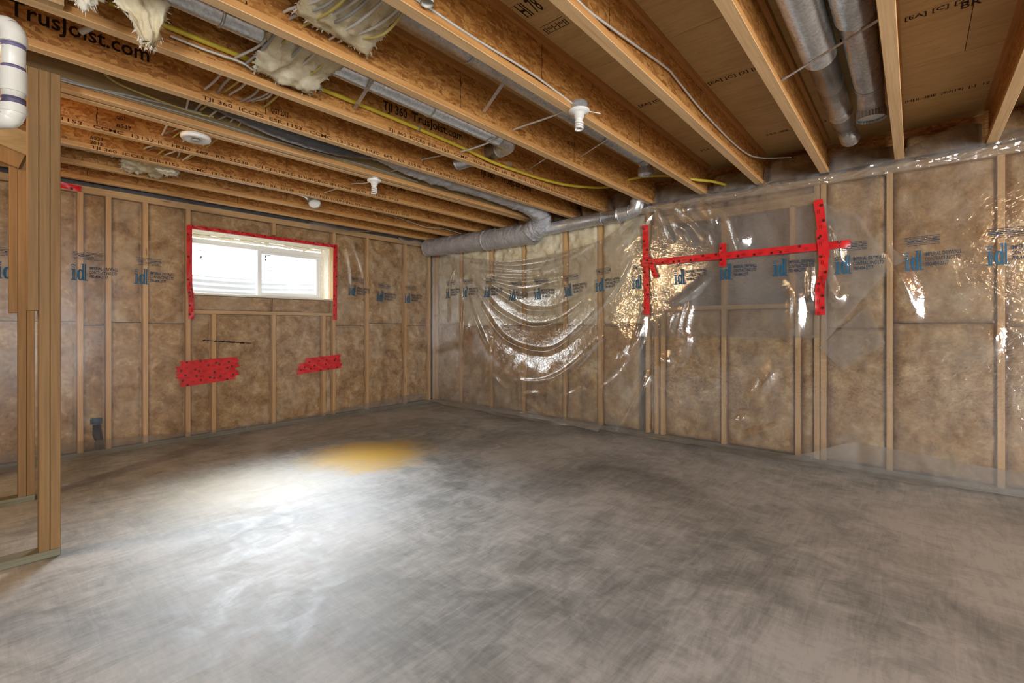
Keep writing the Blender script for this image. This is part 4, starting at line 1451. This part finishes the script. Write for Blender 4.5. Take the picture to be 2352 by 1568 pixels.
MB().tube(spline([(px_, py_, 1.885), (px_, py_, 1.868), (px_ + tx * 0.012, py_ + ty_ * 0.012, 1.850), (px_ + tx * 0.04, py_ + ty_ * 0.04, 1.841), (px_ + tx * 0.3, py_ + ty_ * 0.3, 1.836)], 6), 0.0315, 32).build('lower_bend', 'pvc', dp, smooth=True)
MB().lathe([(0.0292, 1.858), (0.0335, 1.858), (0.0335, 1.884), (0.0292, 1.884)], (px_, py_, 0), 32).build('hub', 'pvc', dp)
for z, h_ in ((2.070, 0.014), (2.0, 0.010), (1.885, 0.022)):
    MB().lathe([(0.0295, z), (0.0297, z), (0.0297, z + h_), (0.0295, z + h_)], (px_, py_, 0), 32).build('primer_band', 'primer', dp, smooth=True)
sp = MB().tube([(1.20, 1.475, 2.445), (1.20, 1.475, 2.70)], 0.027, 20, False).tube([(1.20, 1.475, 2.70), (1.20, 1.475, 2.446)], 0.023, 20, False)
tag(sp.build('pipe_stub', 'pvc', smooth=True), 'short grey-white pipe stub open downward at the top edge', 'pipe')

# hanger straps and rod
def strap(p, q, label, w=0.022, th=0.003, mat='galv'):
    tag(MB().bar(p, q, w, th).build('metal_strap', mat), label, 'strap')


strap((1.42, 2.13, 2.515), (1.57, 2.63, 2.50), 'upright looking metal strap under the duct by the yellow tube')
strap((1.90, 1.60, 2.545), (2.15, 2.08, 2.52), 'metal strap under the duct left of the spiral bulb')
strap((3.07, 1.60, 2.563), (3.29, 2.08, 2.547), 'slanted metal strap right of the spiral bulb', 0.014)
strap((3.10, 2.14, 2.575), (3.27, 2.63, 2.546), 'slanted metal strap above the yellow tube bend', 0.014)
rod = MB().tube([(2.97, 0.562, 2.53), (2.51, 0.112, 2.45)], 0.006, 8)
tag(rod.build('hanger_rod', 'galv', smooth=True), 'thin metal rod crossing under the two fat steel pipes', 'rod')
strap((3.86, 3.24, 2.435), (3.86, 3.30, 2.42), 'narrow metal tie around the grey flexible duct', 0.02)

# ------------------------------------------------------------------ cables and tube
def cable(name, pts, r, mat, label, cat='cable', group=None, n=8, seg=8):
    o = MB().tube(spline(pts, n), r, seg).build(name, mat, smooth=True)
    return tag(o, label, cat, group)


cable('gas_tube', [(0.4, 2.612, 2.54), (1.0, 2.612, 2.535), (1.8, 2.612, 2.53), (2.45, 2.612, 2.515), (2.785, 2.598, 2.488), (3.1, 2.60, 2.495), (3.4, 2.595, 2.503), (3.77, 2.53, 2.512), (4.10, 2.36, 2.53), (4.17, 2.20, 2.545), (4.14, 2.08, 2.56), (4.20, 1.9, 2.57), (4.28, 1.72, 2.555), (4.32, 1.52, 2.49), (4.5, 1.42, 2.495), (4.72, 1.36, 2.50)], 0.0125, 'yellow', 'yellow flexible tube along a joist web, bending across near the right wall', 'tube', None, 10, 12)
for x in (1.34, 2.05, 3.02):
    MB().bar((x, 2.598, 2.53), (x, 2.632, 2.53), 0.012, 0.034).build('clip', 'galv', bpy.data.objects['gas_tube'])

# cable bundle through the joists
bay = [1.06, 1.55, 2.09, 2.64, 3.07, 3.50, 4.05, 4.52, 5.02]
sag = [0.0, -0.03, -0.02, -0.02, 0.0, -0.01, -0.01, -0.03]
mats = ['cable', 'cable_grey', 'yellow_cable', 'cable', 'cable_grey', 'cable', 'cable', 'yellow_cable']
clab = ['first white', 'first grey', 'first yellow', 'second white', 'second grey', 'third white', 'fourth white', 'second yellow']
for k in range(8):
    xo = 0.90 + 0.042 * k
    pts = []
    for i, yb in enumerate(bay):
        xx = xo + 0.012 * math.sin(k * 2.1 + i * 1.3)
        if i == 1:
            xx += 0.02
        pts.append((xx, yb, 2.515 + 0.012 * math.sin(k * 1.7 + i)))
        if i < len(bay) - 1:
            ym = (yb + bay[i + 1]) / 2
            pts.append((xx + 0.02 * math.sin(k + i), ym, 2.515 + sag[i] + 0.012 * math.sin(k * 2.3 + i * 0.7)))
    cable('house_cable', pts, 0.0065, mats[k], clab[k] + ' cable from the left in the bundle threading the joists', 'cable', 'cables threading the joists', 6, 6)

cable('house_cable', [(1.10, 1.527, 2.478), (1.5, 1.527, 2.474), (1.9, 1.527, 2.485), (2.15, 1.527, 2.476), (2.33, 1.515, 2.455)], 0.006, 'cable', 'white cable on the joist leading to the spiral bulb lampholder')
cable('house_cable', [(1.0, 1.035, 2.50), (1.6, 1.035, 2.475), (1.9, 1.035, 2.50), (2.5, 1.035, 2.575), (2.65, 1.035, 2.572), (3.2, 1.035, 2.535), (3.98, 1.035, 2.545), (4.35, 0.98, 2.57), (4.6, 0.8, 2.60)], 0.006, 'cable', 'white cable wandering along the joist left of the deck stamps')
cable('house_cable', [(2.34, 1.50, 2.45), (2.40, 1.75, 2.475), (2.45, 2.09, 2.503), (2.46, 2.35, 2.48), (2.47, 2.64, 2.49), (2.46, 2.85, 2.51), (2.44, 3.07, 2.52), (2.43, 3.3, 2.50), (2.42, 3.50, 2.505), (2.40, 3.8, 2.47), (2.38, 4.05, 2.50), (2.36, 4.5, 2.50)], 0.006, 'cable', 'white cable crossing the bays between the two spiral bulbs')
cable('house_cable', [(0.0, 3.45, 2.475), (0.22, 3.45, 2.468), (0.40, 3.45, 2.470), (0.62, 3.45, 2.492), (0.83, 3.45, 2.508), (0.98, 3.44, 2.51)], 0.006, 'cable_grey', 'upper grey cable stapled along the doubled joists')
cable('house_cable', [(0.0, 3.45, 2.492), (0.3, 3.452, 2.480), (0.6, 3.452, 2.478), (1.0, 3.452, 2.482), (1.4, 3.452, 2.476), (2.2, 3.452, 2.488), (2.7, 3.452, 2.478)], 0.005, 'cable_grey', 'lower grey cable running long on the doubled joists')
cable('house_cable', [(0.48, 3.42, 2.60), (0.55, 3.43, 2.54), (0.75, 3.445, 2.515), (0.95, 3.45, 2.505), (1.05, 3.44, 2.51)], 0.0065, 'yellow_cable', 'yellow cable slanting down the doubled joists into the bundle')
cable('house_cable', [(2.9, 4.97, 2.56), (3.6, 4.97, 2.53), (4.0, 4.95, 2.475), (4.3, 4.93, 2.50), (4.6, 4.9, 2.47)], 0.006, 'cable', 'loose white cable looping near the foil duct corner')
cable('house_cable', [(0.62, 2.612, 2.50), (0.75, 2.60, 2.492), (0.9, 2.58, 2.49), (0.97, 2.60, 2.485)], 0.0055, 'cable', 'short white cable end below the big torn insulation')
cable('house_cable', [(0.36, 3.02, 2.56), (0.40, 2.97, 2.59), (0.46, 2.85, 2.64)], 0.014, 'cable', 'thick bundled cable stub poking through the large lettering')

# ------------------------------------------------------------------ torn insulation
def tuft(c, size, seed, label, drop=0.0, fib=220, rot=0.0, name='insulation_tuft'):
    r_ = random.Random(seed)
    bm = bmesh.new()
    bmesh.ops.create_icosphere(bm, subdivisions=4, radius=1.0)
    m_ = MB()
    vs = []
    for v_ in bm.verts:
        p = v_.co.copy()
        k = 1 + 0.42 * fbm(p.x * 1.6 + seed, p.y * 1.6, p.z * 1.6) + 0.16 * fbm(p.x * 6, p.y * 6 + seed, p.z * 6)
        q = Vector((p.x * size[0] * k, p.y * size[1] * k, p.z * size[2] * k))
        if drop:
            q.z -= drop * max(0, (q.x / size[0])) ** 2
        q.rotate(Matrix.Rotation(rot, 3, 'Y'))
        vs.append(Vector(c) + q)
    fs = [tuple(x.index for x in f_.verts) for f_ in bm.faces]
    bm.free()
    m_.add(vs, fs)
    o = m_.build(name, 'fluff', smooth=True)
    tag(o, label, 'insulation', 'torn insulation in the joists')
    fm = MB()
    for _ in range(fib):
        p = r_.choice(vs)
        d = (p - Vector(c)).normalized() + Vector((r_.uniform(-.7, .7), r_.uniform(-.7, .7), r_.uniform(-.9, .3)))
        d.normalize()
        s2 = d.cross(Vector((r_.random(), r_.random(), 1))).normalized() * 0.0022
        L = r_.uniform(0.008, 0.026)
        fm.add([p - s2, p + s2, p + d * L], [(0, 1, 2)])
    fo = fm.build('loose_fibres', 'fluff', o)
    fo['kind'] = 'stuff'
    return o


def torn_sheet(corners, thick, seed, label, fib=260):
    """torn batt slab: bilinear patch with thickness and ragged rim"""
    c = [Vector(p) for p in corners]
    r_ = random.Random(seed)
    n_ = 26
    top, bot = [], []
    nrm = (c[1] - c[0]).cross(c[3] - c[0]).normalized()
    for i in range(n_):
        for j in range(n_):
            s1, t1 = i / (n_ - 1), j / (n_ - 1)
            p = c[0] * (1 - s1) * (1 - t1) + c[1] * s1 * (1 - t1) + c[2] * s1 * t1 + c[3] * (1 - s1) * t1
            rim = min(s1, 1 - s1, t1, 1 - t1)
            p = p + nrm * (0.035 * fbm(s1 * 3 + seed, t1 * 3, 1.0))
            if rim == 0:
                p = p + Vector((r_.uniform(-.012, .012), r_.uniform(-.012, .012), r_.uniform(-.012, .012)))
            th = thick * (0.35 + 0.65 * min(1, rim * 8)) * (0.8 + 0.5 * fbm(s1 * 6, t1 * 6, seed))
            top.append(p + nrm * th / 2)
            bot.append(p - nrm * th / 2)
    m_ = MB()
    fs = []
    N = n_ * n_
    for i in range(n_ - 1):
        for j in range(n_ - 1):
            a = i * n_ + j
            fs.append((a, a + n_, a + n_ + 1, a + 1))
            fs.append((N + a, N + a + 1, N + a + n_ + 1, N + a + n_))
    rimi = [i for i in range(n_)] + [i * n_ + n_ - 1 for i in range(1, n_)] + [(n_ - 1) * n_ + j for j in range(n_ - 2, -1, -1)] + [i * n_ for i in range(n_ - 2, 0, -1)]
    for k in range(len(rimi)):
        a, b = rimi[k], rimi[(k + 1) % len(rimi)]
        fs.append((a, b, N + b, N + a))
    m_.add(top + bot, fs)
    o = m_.build('torn_batt', 'batt_pale', smooth=True)
    o.data.materials.append(M['fluff'])
    nf = len(o.data.polygons)
    for k in range(nf - len(rimi), nf):
        o.data.polygons[k].material_index = 1
    tag(o, label, 'insulation', 'torn insulation in the joists')
    fm = MB()
    for _ in range(fib):
        k = r_.choice(rimi)
        p = top[k].lerp(bot[k], r_.random())
        cc = sum(c, Vector()) / 4
        d = (p - cc).normalized() + Vector((r_.uniform(-.6, .6), r_.uniform(-.6, .6), r_.uniform(-.6, .4)))
        d.normalize()
        s2 = d.cross(Vector((r_.random(), r_.random(), 1))).normalized() * 0.0016
        L = r_.uniform(0.006, 0.022)
        fm.add([p - s2, p + s2, p + d * L], [(0, 1, 2)])
    fo = fm.build('loose_fibres', 'fluff', o)
    fo['kind'] = 'stuff'
    return o


# big hanging piece at the top left
torn_sheet([(0.25, 2.35, 2.60), (0.60, 2.36, 2.66), (0.525, 2.45, 2.345), (0.485, 2.44, 2.335)], 0.045, 3, 'large triangular torn batt drooping at the top left edge')
tuft((0.285, 2.41, 2.455), (0.06, 0.05, 0.07), 4, 'white fluffy wad beside the large drooping batt')
torn_sheet([(0.90, 2.18, 2.53), (1.30, 2.18, 2.54), (1.26, 2.57, 2.465), (0.96, 2.57, 2.465)], 0.04, 5, 'pale torn batt behind the cables under the slim duct')
tuft((0.99, 2.32, 2.535), (0.05, 0.10, 0.05), 6, 'fluffy clump at the end of the slim duct')
torn_sheet([(0.80, 1.62, 2.58), (1.22, 1.62, 2.57), (1.30, 2.03, 2.49), (0.92, 2.02, 2.50)], 0.04, 7, 'torn batt around the cables at the top edge')
tuft((0.86, 1.80, 2.535), (0.06, 0.14, 0.035), 8, 'white tuft left of the cables at the top edge')
torn_sheet([(0.78, 4.62, 2.50), (1.04, 4.60, 2.48), (1.10, 4.90, 2.42), (0.84, 4.92, 2.44)], 0.03, 9, 'small torn batt with cables above the window wall logos')
tuft((1.10, 4.72, 2.45), (0.07, 0.05, 0.035), 10, 'small white tuft at the end of the little torn batt')

# ------------------------------------------------------------------ lampholders
def lampholder(x, y, z, label, bulb=True, lit=0):
    e = empty('lampholder', (x, y, z - 0.12), label, 'lamp', 'ceiling lampholders')
    MB().lathe([(0.0, 0.045), (0.050, 0.045), (0.052, 0.043), (0.052, 0.0), (0.0, 0.0)], (x, y, z), 8).build('junction_box', 'galv_dk', e)
    MB().lathe([(0.0, 0.0), (0.060, 0.0), (0.062, -0.004), (0.060, -0.010), (0.045, -0.018), (0.030, -0.024), (0.026, -0.050), (0.0, -0.050)], (x, y, z), 28).build('porcelain_base', 'porcelain', e, smooth=True)
    if bulb and not lit:
        pts = []
        for k in range(70):
            a = k / 69
            an = a * 2 * math.pi * 3.4
            pts.append((x + 0.020 * math.cos(an), y + 0.020 * math.sin(an), z - 0.062 - 0.052 * a))
        MB().tube(pts, 0.0068, 8).build('spiral_bulb', 'porcelain', e, smooth=True)
        MB().lathe([(0.0, -0.048), (0.019, -0.048), (0.021, -0.064), (0.0, -0.064)], (x, y, z), 20).build('bulb_base', 'porcelain', e, smooth=True)
    if lit:
        MB().lathe([(0.0, -0.045), (0.014, -0.05), (0.03, -0.085), (0.024, -0.11), (0.0, -0.12)], (x, y, z), 20).build('lit_bulb', 'lit', e, smooth=True)
        l = add_light('bulb_glow', 'POINT', (x, y, z - 0.16), (0, 0, 0), lit, (1.0, 0.68, 0.36), shadow_soft_size=0.05)
    return e


lampholder(2.35, 1.495, 2.425, 'white lampholder with a bare spiral bulb near the right wall ducts')
MB().bar((2.38, 1.46, 2.42), (2.43, 1.40, 2.405), 0.008, 0.004).build('pull_tab', 'porcelain', bpy.data.objects['lampholder'])
lampholder(2.30, 3.535, 2.415, 'white lampholder with a spiral bulb under the doubled joists')
e = empty('ceiling_ring', (1.0, 3.62, 2.39), 'flat round white fixture without a bulb under the doubled joists', 'lamp')
MB().lathe([(0.0, 0.03), (0.085, 0.03), (0.087, 0.012), (0.080, 0.0), (0.066, 0.006), (0.050, 0.0), (0.03, 0.010), (0.0, 0.010)], (1.0, 3.62, 2.39), 32).build('ring_plate', 'porcelain', e, smooth=True)
MB().lathe([(0.0, 0.008), (0.022, 0.008), (0.022, -0.004), (0.0, -0.004)], (1.0, 3.62, 2.39), 20).build('socket', 'cable_grey', e, smooth=True)
lampholder(-0.85, 3.85, 2.425, 'lit bare bulb behind the left partition out of view', True, 42.0)
lampholder(-1.2, -1.6, 2.425, 'added fill bulb, unseen behind the camera toward the side opening', True, 26.0)  # unseen bulb added for warm fill
lampholder(2.9, -2.3, 2.425, 'added fill bulb, unseen behind the camera toward the right wall', True, 26.0)  # second unseen bulb put in to lift the warm fill

# blue fitting behind the film at the left wall base
e = empty('pipe_fitting', (0.79, 5.57, 0.03), 'dark blue capped pipe fitting behind the plastic at the wall base', 'pipe')
MB().lathe([(0.0, 0.30), (0.040, 0.30), (0.045, 0.29), (0.045, 0.245), (0.0, 0.245)], (0.775, 5.625, 0.03), 20).build('blue_cap', 'bluebox', e, smooth=True)
MB().tube([(0.775, 5.63, 0.27), (0.785, 5.63, 0.16), (0.80, 5.63, 0.04)], 0.036, 16).build('black_pipe', 'black', e, smooth=True)

for o in bpy.data.objects:
    if o.parent and o.name.split('.')[0] in PRINTS:
        o['kind'] = 'stuff'
